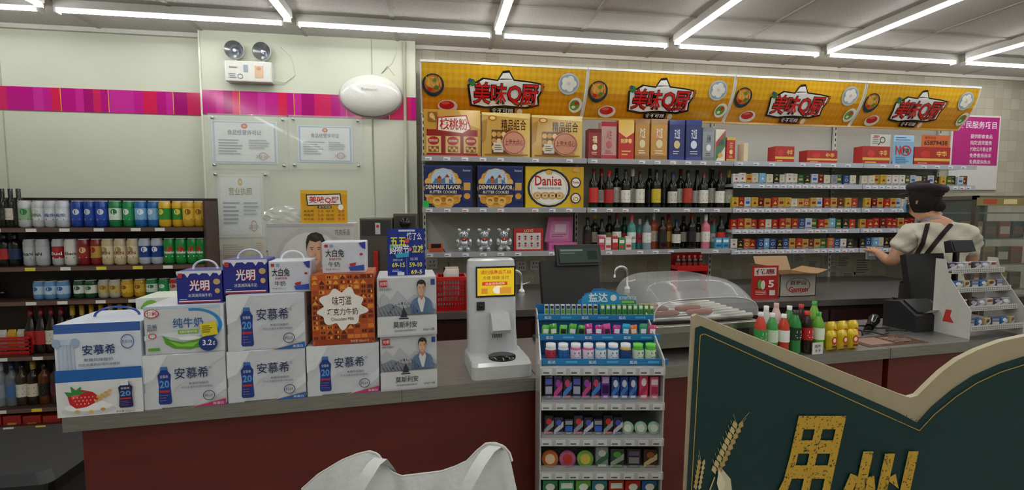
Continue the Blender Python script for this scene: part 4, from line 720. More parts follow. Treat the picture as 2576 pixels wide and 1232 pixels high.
def grn(A): A.rect(0,0,100,100,'#d7dcd2').ring(30,20,24,18,6,'#7fb23a').ring(74,30,20,16,5,'#7fb23a').poly([(40,6),(70,3),(64,20)],'#a8c870')
pbox(CNT,(345,748,470,890),.215,.14,CZ,'milk_carton','pale green patterned milk carton standing behind the pure milk carton','milk box','#cfd6c6',grn)
zb_=pbox(CNT,(673,562,890,700),.24,.2,CZ,'shipping_carton','tall white carton with man portrait behind the milk boxes','carton','#bdbbb6',big)
s_,_=CNT.to(816,520,.30); w=CNT.to(875,520,.30)[0]-CNT.to(758,520,.30)[0]; h=CNT.to(816,478,.30)[1]-zb_
e=E('menu_sign','small yellow food sign standing on the tall white carton','sign',CNT.pt(s_,.30,zb_),CNT.a)
mb=MB(); mb.box(-w/2,-.004,0,w/2,0,h,'#d9a01c','gloss'); mb.box(-w*.4,-.001,0,w*.4,.05,.006,'#c9c9c4','gloss'); mb.build('board',e)
mb=MB(); A=Art(mb,w,h,ox=-w/2,oy=-.0044); A.rect(0,0,100,12,'#e0b030').poly([(12,14),(86,10),(88,44),(14,48)],'#171412').poly([(14,17),(84,13),(86,42),(16,45)],'#ecebe6').text('美味Q厨',18,19,82,41,'#c9231c',.02).rect(36,48,66,55,'#2a1a10').text('食不可挡',38,49,64,54,'#f4e8c8').ell(86,52,6,9,'#efe4d4')
for k,t in enumerate(('关东煮','烤香肠','茶叶蛋')): A.text(t,6,60+k*12,28,67+k*12,'#3a2010').text(['2.5','5.0','3.8'][k],36,60+k*12,48,67+k*12,'#8e1f1a').text(['包子','豆浆','咖啡'][k],54,60+k*12,72,67+k*12,'#3a2010').text(['2.0','8.0','9.9'][k],80,60+k*12,94,67+k*12,'#8e1f1a')
mb.build('printed_front',e)
def crumple(seed,a,b,c,n=22):
    rr=random.Random(seed); ph=[(rr.uniform(2,7),rr.uniform(2,7),rr.uniform(0,6)) for _ in range(7)]; v=[];f=[]; R=n//2
    for j in range(R+1):
        t=PI*j/R
        for i in range(n):
            p_=2*PI*i/n; q=Vector((math.sin(t)*math.cos(p_),math.sin(t)*math.sin(p_),math.cos(t))); k=1+sum(.07*abs(math.sin(u*q.x+w*q.z+o+3*q.y)) for u,w,o in ph)-.2
            v.append((a*q.x*k,b*q.y*k,max(0,c*(q.z*k+.75))))
    for j in range(R):
        for i in range(n): k=(i+1)%n; f.append((j*n+i,(j+1)*n+i,(j+1)*n+k,j*n+k))
    return v,f
mb=MB(); v,f=crumple(3,.065,.04,.034); mb.add(v,f,'#cfd0cc','film',False); s2=CNT.to(716,545,.33)[0]; T(mb.build('plastic_bag',None,CNT.pt(s2,.33,zb_),CNT.a),'crumpled clear plastic bag on the tall white carton','plastic bag')
s_,_=CNT.to(1022,640,.05); w=CNT.to(1070,640,.05)[0]-CNT.to(976,640,.05)[0]; h=CNT.to(1022,575,.05)[1]-z11
e=E('promotion_sign','blue discount sign with yellow figures on top of the milk boxes','sign',CNT.pt(s_,.05,z11),CNT.a)
mb=MB(); mb.box(-w/2,-.004,0,w/2,0,h,'#1c2f8c','gloss',.001); mb.build('board',e)
mb=MB(); mb.box(-w*.3,0,0,w*.3,.06,.005,'#b9bcc4','gloss'); mb.box(-w*.3,.0,0,w*.3,.004,.04,'#b9bcc4','gloss'); mb.build('base',e)
mb=MB(); A=Art(mb,w,h,ox=-w/2,oy=-.0046); A.rect(30,2,74,6,'#c9d0ea').text('饿了么',52,8,92,24,'#f2f4fa',.01).text('五五',8,18,50,36,'#efe93a',.02).text('购物节',6,34,58,54,'#f2f4fa',.015).ell(52,26,6,5,'#d8403a').ell(12,38,5,4,'#3ab070').ell(60,44,5,4,'#d86aa0').poly([(20,54),(58,50),(56,60),(24,62)],'#2fa0c8').text('立减',66,34,96,52,'#efe93a',.02)
A.text('满额立减',14,64,40,69,'#c9d0ea').text('双周',60,62,80,68,'#c9d0ea').text('69-15',12,72,46,82,'#efe93a',.02).text('59-10',58,72,92,82,'#efe93a',.02).text('69-5',62,88,92,97,'#efe93a',.02).lines(12,86,40,92,2,'#c9d0ea').line([(51,62),(51,97)],.8,'#8fa0d8').rect(26,92,44,99,'#d8dcec'); mb.build('printed_front',e)
# ---------------------------------------------------------------- kiosk
s0=CNT.to(1188,945,.02)[0]; s1=CNT.to(1340,945,.02)[0]; w=s1-s0; hz=CNT.to(1237,652,.16)[1]-CZ
e=E('self_checkout_kiosk','white self checkout scanner kiosk with yellow screen on the counter','checkout kiosk',CNT.pt((s0+s1)/2,.02,CZ),CNT.a)
wc=(CNT.to(1303,700,.14)[0]-CNT.to(1172,700,.14)[0])*.93; off=((CNT.to(1304,700,.14)[0]+CNT.to(1180,700,.14)[0])/2)-(s0+s1)/2
def loft(mb,rings,col,m):
    n=len(rings[0]); v=[p for r in rings for p in r]; f=[]
    for j in range(len(rings)-1):
        for i in range(n): k=(i+1)%n; f.append((j*n+i,j*n+k,(j+1)*n+k,(j+1)*n+i))
    f.append(list(range(n))[::-1]); f.append([len(v)-n+i for i in range(n)]); mb.add(v,f,col,m)
def rr(cx,cy,wx_,wy,r,z,n=4):
    P=[]
    for (sx,sy,a0) in ((1,1,0),(-1,1,90),(-1,-1,180),(1,-1,270)):
        for i in range(n+1):
            a=rad(a0+90*i/n); P.append((cx+sx*(wx_/2-r)+r*math.cos(a),cy+sy*(wy/2-r)+r*math.sin(a),z))
    return P
mb=MB(); loft(mb,[rr(0,.11,w,.22,.02,0),rr(0,.11,w,.22,.02,.045),rr(0,.115,w*.97,.20,.02,.055)],'#c6c8c8','gloss'); mb.build('base',e)
mb=MB(); loft(mb,[rr(off*.5,.18,w*.88,.08,.02,.05),rr(off*.7,.187,wc*1.02,.075,.02,.14),rr(off,.185,wc,.07,.02,hz-.03),rr(off,.185,wc*.97,.065,.02,hz-.006),rr(off,.185,wc*.88,.05,.02,hz)],'#cbcdce','gloss'); mb.build('column',e)
mb=MB(); mb.lathe([(.05,.055),(.05,.062),(0,.063)],'#1b1b1e','gloss',28,(w*.05,.065,0)); mb.build('scan_plate',e)
fy=.1475; zsc=lambda y:CNT.to(1240,y,.165)[1]-CZ; xs=lambda x:CNT.to(x,700,.165)[0]-(s0+s1)/2
mb=MB(); A=Art(mb,xs(1295)-xs(1199),zsc(672)-zsc(745),ox=xs(1199),oz=zsc(745),oy=fy); A.rect(-2,-3,102,103,'#1b1b1e'); mb.build('screen_bezel',e)
mb=MB(); A=Art(mb,xs(1295)-xs(1199),zsc(672)-zsc(745),ox=xs(1199),oz=zsc(745),oy=fy-.001,m='screen'); A.rect(2,3,98,97,'#e0bc2e').text('请扫描商品条码',10,10,90,24,'#b8402a',.01).text('方便 快捷 支付',16,30,84,42,'#8a3a24',.0).rect(14,50,80,62,'#cf4a22').text('点击自助结账',22,52,74,60,'#f4e8c8').ell(56,78,14,14,'#efe6c8').rect(60,70,90,92,'#d8943a').rect(12,72,28,90,'#cf8a2e'); mb.build('screen',e)
mb=MB(); a=xs(1199);c_=xs(1219); mb.box(a,fy-.004,zsc(779),c_,fy+.003,zsc(758),'#2a2a2e','gloss'); mb.lathe([(0,.008),(.006,.008),(.007,0)],'#101014','gloss',12,((a+c_)/2,fy-.003,zsc(768)),Matrix.Rotation(rad(90),3,'X')); mb.build('camera',e)
mb=MB(); a=xs(1232);c_=xs(1277); mb.prismx([(.15,zsc(786)),(.15,zsc(835)),(.10,zsc(832)),(.085,zsc(822)),(.12,zsc(786))],a,c_,'#c4c6c8','gloss'); mb.build('scanner_hood',e)
mb=MB()
for k in range(5): mb.box(a+.01+k*.008,fy-.002,zsc(850),a+.013+k*.008,fy+.003,zsc(836),'#33353a','gloss')
mb.build('vent_slots',e)
# ---------------------------------------------------------------- POS monitor centre
def pos(px,t,label):
    sc,_=CNT.to((px[0]+px[2])/2,700,t); w=CNT.to(px[2],700,t)[0]-CNT.to(px[0],700,t)[0]; zt=CNT.to(px[0],px[1],t)[1]-CZ; zb=CNT.to(px[0],px[3],t)[1]-CZ
    e=E('cash_register_screen',label,'monitor',CNT.pt(sc,t,CZ),CNT.a); return e,w,zt,zb
e,w,zt_,zb_2=pos((1364,658,1510,762),.34,'large black cash register monitor behind the chewing gum display')
mb=MB(); mb.prismx([(-.03,zb_2-.02),(.0,zb_2-.03),(.05,zt_-.01),(.02,zt_)],-w/2,w/2,'#0b0b0d','satin'); mb.build('display',e)
mb=MB(); mb.box(-.05,.03,0.01,.05,.07,zt_*.8,'#0f0f12','satin',.006); mb.box(-.13,-.06,0,.13,.16,.02,'#0f0f12','satin',.005); mb.build('stand',e)
mb=MB(); x0=-w*.24; x1=w*.54; z0=zt_+.0; z1=CNT.to(1440,617,.34)[1]-CZ; mb.prismx([(.0,z0-.02),(.02,z0-.02),(.05,z1),(.03,z1)],x0,x1,'#121215','satin'); o=mb.build('customer_display',e)
mb=MB(); A=Art(mb,x1-x0-.024,1,ox=x0+.012,warp=lambda X,Z,o:(X,-.003+.028*Z-o,z0-.008+(z1-z0-.006)*Z),m='screen'); A.rect(0,0,100,100,'#3a423c').rect(4,8,60,20,'#6d7a70').rect(4,30,40,38,'#5a675c').rect(70,20,95,80,'#2a322c'); mb.build('screen_glass',o)
# ---------------------------------------------------------------- gum rack
TF=-.28
r0=RK.to(1358,1050,TF)[0]; r1=RK.to(1670,1050,TF)[0]; RW=r1-r0
def rz(y,t): return RK.to(1512,y,t)[1]
RZ=[rz(922,TF),rz(1010,TF),rz(1100,TF),rz(1184,TF),rz(1272,TF)]
e=E('gum_rack','white metal checkout rack in front of the counter holding gum and mints','display rack',RK.pt(r0,TF,0),RK.a); ft=.27
for X in (0,RW-.004):
    mb=MB(); mb.prismx([(0.01,0),(ft,0),(ft,RZ[0]+.12),(.2,RZ[0]+.12),(.0,RZ[0]+.02)],X,X+.004,'#bdbeba','gloss'); mb.build('side_panel',e)
mb=MB(); mb.box(.004,ft-.006,0,RW-.004,ft,RZ[0]+.1,'#8a8b88','gloss'); mb.build('back_panel',e)
for z in RZ+[.12]:
    mb=MB(); mb.box(.004,.0,z-.012,RW-.004,ft-.006,z-.002,'#a9aaa6','gloss'); o=mb.build('shelf',e)
    mb=MB(); mb.box(0,-.006,z-.024,RW,.0005,z-.002,'#b9bab9','gloss')
    for k in range(9): xx=.006+k*RW/9; mb.box(xx,-.0075,z-.022,xx+.029,-.0058,z-.005,'#d2d5d8','paper'); mb.box(xx+.003,-.008,z-.018,xx+.02,-.0074,z-.014,'#555','paper')
    mb.build('price_strip',o)
    if z in RZ[1:]: mb=MB(); mb.box(.006,-.003,z-.002,RW-.006,-.0015,z+.018,'#d8dcdc','clear'); mb.build('clear_lip',o)
b0=RK.to(1356,850,-.2)[0]; b1_=RK.to(1664,850,-.2)[0]; BW=b1_-b0
e=E('gum_display_stand','blue three tier cardboard chewing gum display on the white rack','display stand',RK.pt(b0,-.27,RZ[0]-.002),RK.a)
tz=[.006,rz(850,-.18)-RZ[0],rz(800,-.11)-RZ[0]]; tt=[-.26,-.18,-.11]
for k in range(3):
    y0=tt[k]+.27; mb=MB(); mb.box(0,y0,tz[k]-.005,BW,y0+.085,tz[k],'#1a5f96','paper')
    if k: mb.box(0,y0+.005,0,BW,y0+.009,tz[k]-.005,'#155080','paper')
    o=mb.build('tray',e)
    mb=MB(); mb.box(0,y0-.004,tz[k]-.004,BW,y0,tz[k]+.014,'#1e7ab4','paper'); A=Art(mb,BW,.017,oz=tz[k]-.003,oy=y0-.0045)
    for q in range(6): A.text('益达',6+q*16,22,12+q*16,80,'#dcecf6',.02) if q%2==0 else A.rect(4+q*16,30,13+q*16,70,'#4aa8d8')
    mb.build('tray_lip',o)
mb=MB(); mb.box(0,.254,0,BW,.258,tz[2]+.03,'#1a6aa4','paper'); mb.build('back_card',e)
hx0=RK.to(1452,740,-.03)[0]-b0; hx1=RK.to(1612,740,-.03)[0]-b0; hz0=rz(764,-.03)-RZ[0]; hz1=rz(724,-.03)-RZ[0]; hw=hx1-hx0; hh=hz1-hz0
mb=MB(); P=[(0,0),(1,0),(1,.3),(.93,.36),(.92,.52),(.82,.56),(.78,.72),(.66,.76),(.6,.9),(.48,.92),(.4,1),(.26,.98),(.22,.84),(.12,.8),(.1,.6),(.02,.52)]
mb.prism([(hx0+a*hw,hz0-.03+b*(hh+.03)) for a,b in P],.240,.244,'#1f6fae','paper'); mb.build('header_card',e)
mb=MB(); A=Art(mb,hw,hh,ox=hx0,oz=hz0,oy=.2395); A.poly([(8,50),(16,34),(26,18),(44,14),(58,26),(74,42),(88,62),(92,98),(6,98)],'#2f9ad0').text('益达',18,26,48,84,'#f2f6fa',.02).ell(57,58,5,20,'#e8eef2').rect(66,50,92,68,'#d8e8f0').text('超值装',67,52,91,66,'#1a4a8a').rect(70,76,90,92,'#8ac84a'); mb.build('printed_header',e)
GM={}
def pack(k,w,h,d,base,a1,a2,m='gloss'):
    key=(k,w,h,base,a1)
    if key not in GM:
        mb=MB(); mb.box(-w/2,-d/2,0,w/2,d/2,h,base,m,min(w,d)*.12); A=Art(mb,w,h,ox=-w/2,oy=-d/2-.0003,m=m)
        if k in ('r','c') and (len(GM)%3): A.poly([(0,70),(100,20),(100,52),(0,96)],a2).ell(50,28,30,16,a1).rect(18,80,82,90,a1)
        else: A.rect(12,10,88,34,a1).rect(12,42,88,74,a2).rect(25,82,75,90,a1)
        GM[key]=mb.mesh('pack')
    return GM[key]
for i in range(20):
    px=1376+i*13.9+(4 if i>9 else 0); s=RK.to(px,785,-.1)[0]; k=0 if i<10 else 1
    o=T(inst('gum_stick',pack(i%3,.0135,.04,.018,['#bfc6c0','#6faa30'][k],['#2a2a30','#e9efe4'][k],['#5a9a3a','#2f7a3c'][k]),None,RK.pt(s,-.075,RZ[0]-.002+tz[2]),RK.a),f'{"silver" if k==0 else "lime green"} gum stick pack, {nth(i+1)} from left on top tier of blue display','gum','gum sticks on the top tier')
    o.rotation_euler[0]=rad(-8)
GC=[('#5ab03a','#e6eee0','green'),('#4a9a34','#f0f0e0','green'),('#6abe46','#222','green'),('#57a83a','#eee','green'),('#4f9e38','#222','green'),('#c43a8c','#f0e0ec','pink'),('#b83282','#fff','pink'),('#d2509a','#333','pink'),('#b8388a','#eee','pink'),('#1f9ac8','#e8f4f8','blue'),('#d8702a','#f0e8d8','orange'),('#3a9a6a','#eef','teal'),('#c84a7a','#fff','rose')]
for i,(c1,c2,n_) in enumerate(GC):
    s=RK.to(1372+i*22.6,835,-.17)[0]; mb=MB(); mb.pillow(.025,.038+.004*(i%2),.013,c1,'gloss',n=6); mb.box(-.008,-.0072,.012,.008,-.0064,.026,c2,'paper')
    o=T(mb.build('gum_pouch',None,RK.pt(s,-.155,RZ[0]-.002+tz[1]),RK.a+random.uniform(-.15,.15)),f'{n_} gum pouch, {nth(i+1)} from left on middle tier of blue display','gum','gum pouches on the middle tier'); o.rotation_euler[1]=random.uniform(-.12,.12)
for i,(g,l,c,n_) in enumerate([('#c9d4dc','#b8323a','#dcdee0','white'),('#c9d8e0','#2a6ab0','#dcdee0','white'),('#d05a9a','#f0d8e6','#dededf','pink'),('#d05a9a','#f0e4ec','#dededf','pink'),('#4aa0cc','#e6eef2','#dededf','light blue'),('#2a7ab8','#e6eef2','#dededf','blue'),('#d8a02a','#1f4a8a','#dededf','orange'),('#4aa83a','#e0f0d0','#5ac03a','green'),('#4aa83a','#d0e8c0','#5ac03a','green')]):
    s=RK.to(1386+i*31.5,890,-.24)[0]; bottle(RK.pt(s,-.232,RZ[0]-.002+tz[0]),.052,.0165,g,l,c,f'{n_} gum tub, {nth(i+1)} from left on bottom tier of blue display','gum','gum tubs on the bottom tier','jar','#1a3a7a',l0=.15,l1=.68,c0=.8,name='gum_tub')
def rackitems(zi,items,word):
    for i,(px,w,h,kind,base,a1,a2,n_) in enumerate(items):
        s=RK.to(px,950+zi*85,TF)[0]; loc=RK.pt(s,TF+.03,RZ[zi]-.002)
        lab=f'{n_}, {nth(i+1)} from left on {word} rack shelf'
        if kind=='b': o=T(inst('mint_pack',pack('r',w,h,.024,base,a1,a2),None,loc,RK.a+random.uniform(-.06,.06)),lab,'candy pack',f'candy on the {word} rack shelf')
        elif kind=='t':
            mb=MB(); R=Matrix.Rotation(rad(80),3,'X'); mb.lathe([(0,-.006),(w/2,-.006),(w/2,.006),(0,.0065)],[base,base,a1],'gloss',22,(0,0,w/2),R); mb.lathe([(w*.3,.0075),(0,.0078)],a2,'gloss',16,(0,0,w/2),R); T(mb.build('mint_tin',None,loc,RK.a),lab,'tin',f'candy on the {word} rack shelf')
rackitems(1,[(1381+i*24,.026,.072,'b',['#2a2a34','#2c3050'][i%2],['#5a6ac8','#a44ab4','#d24a6e'][i%3],['#aab0c0','#d04a90','#4a84d8'][i%3],'black gum pack with bright stripes') for i in range(6)]+[(1525,.026,.078,'b','#6f3a98','#c9b0e0','#3a1a5a','purple candy tube')]+[(1551+i*22,.023,.07,'b','#2a4a9a','#d8e0f0','#4a7ac8','dark blue mint pack') for i in range(3)]+[(1622,.026,.076,'b','#d84a78','#f6e4ea','#b8305a','pink candy pack'),(1650,.026,.07,'b','#dc6a8e','#f6e6ec','#b8305a','rose candy pack')],'second')
rackitems(2,[(1382+i*25,.028,.06-.005*(i%3),'b',['#24242c','#2c2c3c'][i%2],['#d0352f','#4a5ac8','#9aa0a8'][i%3],['#9a9fa8','#c8cdd4','#3a6ad8'][i%3],'flat dark gum pack') for i in range(8)]+[(1583+i*34,.038,.045,'t','#6fb088','#b8dcc2','#e6efe4','pale green round mint tin') for i in range(3)],'third')
rackitems(3,[(1385,.05,.04,'t','#b5562a','#d8763a','#e8c8a0','orange round tin'),(1430,.05,.04,'t','#9a3a6a','#c86a9a','#c8302a','pink round tin'),(1475,.05,.04,'t','#4a8a3a','#8ac05a','#d8c04a','green round tin'),(1517,.038,.066,'b','#8a8f94','#c8ccc8','#3a6a4a','silver rectangular tin'),(1556,.04,.06,'b','#2f4a3c','#5a9a4a','#9aa89a','dark green mint box'),(1598,.04,.06,'b','#36363a','#6a5a82','#8a8a92','black mint box'),(1640,.04,.058,'b','#4a3226','#9a5a3a','#c8b88a','brown mint box')],'fourth')
rackitems(4,[(1385+i*42,.046,.07,'b',['#2f8a5a','#3aa06a','#6ab04a','#1f7a8a','#b8452a','#c8302a','#2a6ab0'][i],'#e8efe4','#1f4a2a',['green','bright green','lime','teal','rust','red','blue'][i]+' candy box') for i in range(7)],'fifth')
# ---------------------------------------------------------------- roller grill
gt=.12; g0=CNT.to(1640,850,gt)[0]; g1_=CNT.to(1908,850,gt)[0]; GW=g1_-g0; gz=CNT.to(1780,800,gt)[1]-CZ; gtop=CNT.to(1760,708,gt)[1]-CZ
e=E('roller_grill','steel hot dog roller grill with curved clear cover','roller grill',CNT.pt(g0,gt,CZ),CNT.a)
mb=MB(); mb.box(0,0,.03,GW,.36,gz-.02,'#8d8a84','metal',.006); mb.box(-.005,-.015,gz-.05,GW+.005,0.001,gz-.02,'#a5a29c','metal',.003); mb.build('base',e)
for x in (.03,GW-.05):
    for y in (.03,.31): mb=MB(); mb.box(x,y,0,x+.02,y+.02,.031,'#222','gloss'); mb.build('foot',e)
mb=MB(); A=Art(mb,GW*.5,gz*.35,ox=GW*.4,oz=.045,oy=-.0006); A.rect(0,0,100,100,'#3a3a3c').ell(20,50,6,30,'#c8c8c8').ell(45,50,6,30,'#c8c8c8').rect(65,30,85,70,'#c22a26'); mb.build('control_panel',e)
for k in range(8): mb=MB(); mb.tube([(.015,.03+k*.042,gz-.005),(GW-.015,.03+k*.042,gz-.005)],.012,'#b9b6b0','metal',12); mb.build('roller',e)
P=[]
for i in range(25):
    a=PI-PI*i/24; cx_,sx_=math.cos(a),math.sin(a); P.append((GW/2+GW/2*math.copysign(abs(cx_)**.55,cx_),gz+(gtop-gz)*abs(sx_)**.6))
n=len(P); NB=8; v=[];f=[]
for j in range(NB+1):
    u=j/NB; yy=.0+.34*u; sc_=1-.10*max(0,1-u/.3)**2; zc=1-.45*max(0,1-u/.4)**2
    v+=[(GW/2+(x-GW/2)*(1-.03*max(0,1-u/.3)**2),yy,gz+(z-gz)*zc) for x,z in P]
for j in range(NB):
    for i in range(n-1): f.append((j*n+i,j*n+i+1,(j+1)*n+i+1,(j+1)*n+i))
mb=MB(); mb.add(v,f,'#dfe4e4','glass',True); mb.build('cover_shell',e)
mb=MB(); mb.add(v[:n],[list(range(n))],'#cfd6d6','glass'); mb.build('front_window',e)
mb=MB(); mb.tube(v[:n],.0025,'#b9bdbd','gloss',6); mb.build('cover_rim',e)
for i in range(5):
    mb=MB(); L=.13
    mb.tube([(-L/2,0,0),(-L/2+.008,0,0)]+[(-L/2+.02+k*(L-.04)/4,0,0) for k in range(5)]+[(L/2-.008,0,0),(L/2,0,0)],[.002,.009,.0125,.013,.013,.013,.0125,.009,.002],['#8e3a22','#a5482c'][i%2],'gloss',12)
    T(mb.build('sausage',None,CNT.pt(g0+.09+(i%2)*.16,gt+.051+(i//2)*.084,CZ+gz+.0235-.007),CNT.a),f'reddish brown sausage on the grill rollers, {nth(i%2+1)} from left in {nth(i//2+1)} row','sausage','sausages on the roller grill')
# ---------------------------------------------------------------- drinks on front counter
DR=[(1925,.10,'#cfd4d0','#d9e0d8','#e8eae8','milky white'),(1950,.10,'#d8b8b8','#e6e0dc','#c9a0a0','pale pink'),(1983,.10,'#3f8a4a','#d0302c','#e8e8e8','green white-capped'),(2012,.10,'#3a1712','#c8262a','#b8201e','dark cola red-capped'),(2045,.10,'#7fb24a','#2f7a3a','#3a9a3a','light green'),
 (1912,.04,'#cf4a3a','#3a9a4a','#d8d8d8','red and green'),(1941,.035,'#4aa05a','#c8e0c0','#d8d8d8','green'),(1970,.035,'#c8402c','#efefe8','#e0e0e0','red'),(1999,.035,'#2f8a44','#173a20','#2a2a2a','dark green'),(2028,.035,'#2a1410','#b8201e','#c8201e','black cola'),(2057,.035,'#6aae3a','#e0ecd0','#3aa03a','lime green')]
for i,(px,t,g,l,c,n_) in enumerate(DR):
    s=CNT.to(px,850,t)[0]; bottle(CNT.pt(s,t,CZ),[.19,.2,.185][i%3] if i<5 else [.175,.168,.18][i%3],.023,g,l,c,f'{n_} drink bottle, {nth(i%5+1 if i<5 else i-4)} in the {"back" if i<5 else "front"} row on the counter','drink bottle','drink bottles on the counter','pet','#f0f0f0',l0=.33,l1=.62,c0=.91,name='drink_bottle')
for i in range(6):
    px=2088+(i%3)*27; t=.035+(i//3)*.05; s=CNT.to(px,860,t)[0]; mb=MB(); hh=.085+(i//3)*.025; mb.pillow(.044,hh,.038,'#d0b21c','gloss',n=8)
    A=Art(mb,.044,hh,ox=-.022,warp=lambda X,Z,o:(X,-.0196-o,Z)); A.ell(50,46,32,20,'#c8302a').ell(50,44,18,11,'#f0e6c0').rect(24,70,76,80,'#5a2a1a'); o=T(mb.build('snack_pouch',None,CNT.pt(s,t,CZ),CNT.a+random.uniform(-.15,.15)),f'yellow snack pouch, {nth(i%3+1)} from left in {["front","back"][i//3]} row beside drink bottles','snack pouch','yellow snack pouches')
s=CNT.to(2055,900,.005)[0]; mb=MB(); mb.box(-.026,-.001,0,.026,.001,.048,'#d8d8d4'); A=Art(mb,.052,.048,ox=-.026,oy=-.0014); A.text('两件',18,16,80,50,'#333').text('9.9',25,58,75,84,'#333'); T(mb.build('handwritten_card',None,CNT.pt(s,.004,CZ),CNT.a),'small handwritten white price card at the counter edge','price card')
s0=CNT.to(2160,880,.08)[0]; s1=CNT.to(2305,880,.08)[0]; mb=MB(); mb.box(0,0,0,s1-s0,.14,.002,'#6a5040','gloss'); A=Art(mb,s1-s0,.14,warp=lambda X,Z,o:(X,Z,.0022+o)); A.rect(10,15,50,85,'#8a6e5c').lines(56,20,92,80,5,'#a08a78'); T(mb.build('counter_mat',None,CNT.pt(s0,.03,CZ),CNT.a),'brown printed counter mat lying beside the yellow pouches','mat')
s=CNT.to(2300,800,.26)[0]; e=E('receipt_printer','black receipt printer on the right counter before the cashier','printer',CNT.pt(s,.26,CZ),CNT.a)
mb=MB(); mb.prismx([(-.08,0),(.08,0),(.08,.13),(.0,.14),(-.08,.08)],-.1,.1,'#131316','satin'); mb.build('body',e); mb=MB(); mb.prismx([(-.068,.092),(.0,.138),(.0,.148),(-.07,.098)],-.075,.075,'#1e1e22','gloss'); mb.build('lid',e); mb=MB(); mb.add([(-.04,-.07,.09),(.04,-.07,.09),(.04,-.1,.11),(-.04,-.1,.11)],[(0,1,2,3)],'#dcdcd8'); mb.build('paper_slip',e)
s=CNT.to(2190,815,.26)[0]; e=E('barcode_scanner','black handheld barcode scanner lying on the counter among cables','scanner',CNT.pt(s,.26,CZ),CNT.a+.5)
mb=MB(); mb.tube([(-.02,0,.02),(.03,0,.028),(.07,0,.045),(.09,0,.055)],[.018,.02,.026,.02],'#121214','gloss',12); mb.build('body',e); mb=MB(); mb.tube([(.05,0,.02),(.02,.0,.018),(-.05,0,.016),(-.08,0,.014)],.013,'#1c1c20','gloss',10); mb.build('grip',e)
for i in range(3):
    P=[CNT.pt(s-.13+.03*k,.19+.07*i+.03*math.sin(k*1.3+i*2),CZ+.005+.012*abs(math.sin(k+i))) for k in range(9)]
    mb=MB(); mb.tube(P,.0045,'#111113','gloss',6); T(mb.build('cable'),f'black cable looping across the right counter, {nth(i+1)} from the front','cable','black cables on the counter')
e,w,zt_,zb_2=pos((2290,640,2385,765),.36,'black cash register monitor in front of the cashier')
mb=MB(); mb.prismx([(-.02,zb_2),(.01,zb_2-.01),(.06,zt_-.01),(.03,zt_)],-w/2,w/2,'#0c0c0e','satin'); mb.build('display',e)
mb=MB(); mb.box(-.045,.03,0,.045,.07,zt_*.8,'#121214','satin',.006); mb.box(-.09,-.01,0,.09,.09,.02,'#121214','satin',.005); mb.build('stand',e)
e,w,zt_,zb_2=pos((2384,604,2440,640),.32,'small black customer display on a pole beside the white rack')
mb=MB(); mb.prismx([(-.02,zt_-.06),(.02,zt_-.07),(.03,zt_-.01),(.0,zt_)],-w/2,w/2,'#151517','satin'); mb.build('display',e); mb=MB(); mb.add([(-w/2+.01,-.0215,zt_-.055),(w/2-.01,-.0215,zt_-.055),(w/2-.01,-.004,zt_-.006),(-w/2+.01,-.004,zt_-.006)],[(0,1,2,3)],'#33383c','gloss'); mb.build('screen',e)
mb=MB(); mb.tube([(0,.02,0),(0,.02,zt_-.05)],.014,'#131315','gloss',10); mb.lathe([(.05,0),(.05,.01),(.015,.02)],'#131315','gloss',18,(0,.02,0)); mb.build('pole',e)
w0=CNT.to(2436,880,.03)[0]; RW2=.34; TD=.16
e=E('tiered_counter_rack','white perforated metal tiered rack on the far right of the counter','display rack',CNT.pt(w0,.03,CZ),CNT.a)
P=[(0,0),(TD,0),(TD,.36),(.12,.36),(.10,.28),(.0,.13)]
mb=MB(); mb.prismx(P,0,.004,'#b9b8b3','gloss'); A=Art(mb,.12,.1,warp=lambda X,Z,o:(-.0006-o,.15-X,.04+Z)); A.poly([(30,80),(40,20),(60,20),(56,50),(70,80)],'#b3302c'); mb.build('side_panel',e)
mb=MB(); mb.prismx(P,RW2,RW2+.004,'#b9b8b3','gloss'); mb.build('side_panel',e)
ry=[(.0,.04),(.03,.125),(.06,.21),(.09,.295)]
for k,(y,z) in enumerate(ry):
    mb=MB(); mb.box(.004,y,z-.003,RW2,y+.07,z,'#a9a8a4','gloss'); mb.box(.004,y-.003,z-.003,RW2,y,z+.022,'#bcbbb7','gloss')
    for q in range(27):
        for r_ in range(2): mb.box(.01+q*.012,y-.0036,z+.001+r_*.009,.015+q*.012,y-.0029,z+.006+r_*.009,'#66666a','matte')
    mb.build('shelf',e)
    for j in range(6):
        c=[('#4a4f6a','#8a8fb0','navy'),('#c9c4b8','#8a3a3a','cream'),('#3a6a9a','#e0e6ec','blue'),('#3f3f44','#b0a0c0','black'),('#b8a070','#5a3a2a','tan'),('#8a90a0','#e6e6e6','grey')][(j*2+k)%6]
        T(inst('chocolate_pack',pack('c',.046,.048,.02,c[0],c[1],'#c8c8c8'),None,CNT.pt(w0+.035+j*.053,.03+y+.03,CZ+z),CNT.a+random.uniform(-.3,.3)),f'{c[2]} chocolate pack, {nth(j+1)} from left on {nth(k+1)} tier of the white rack','chocolate pack','chocolate packs on the white tiered rack')
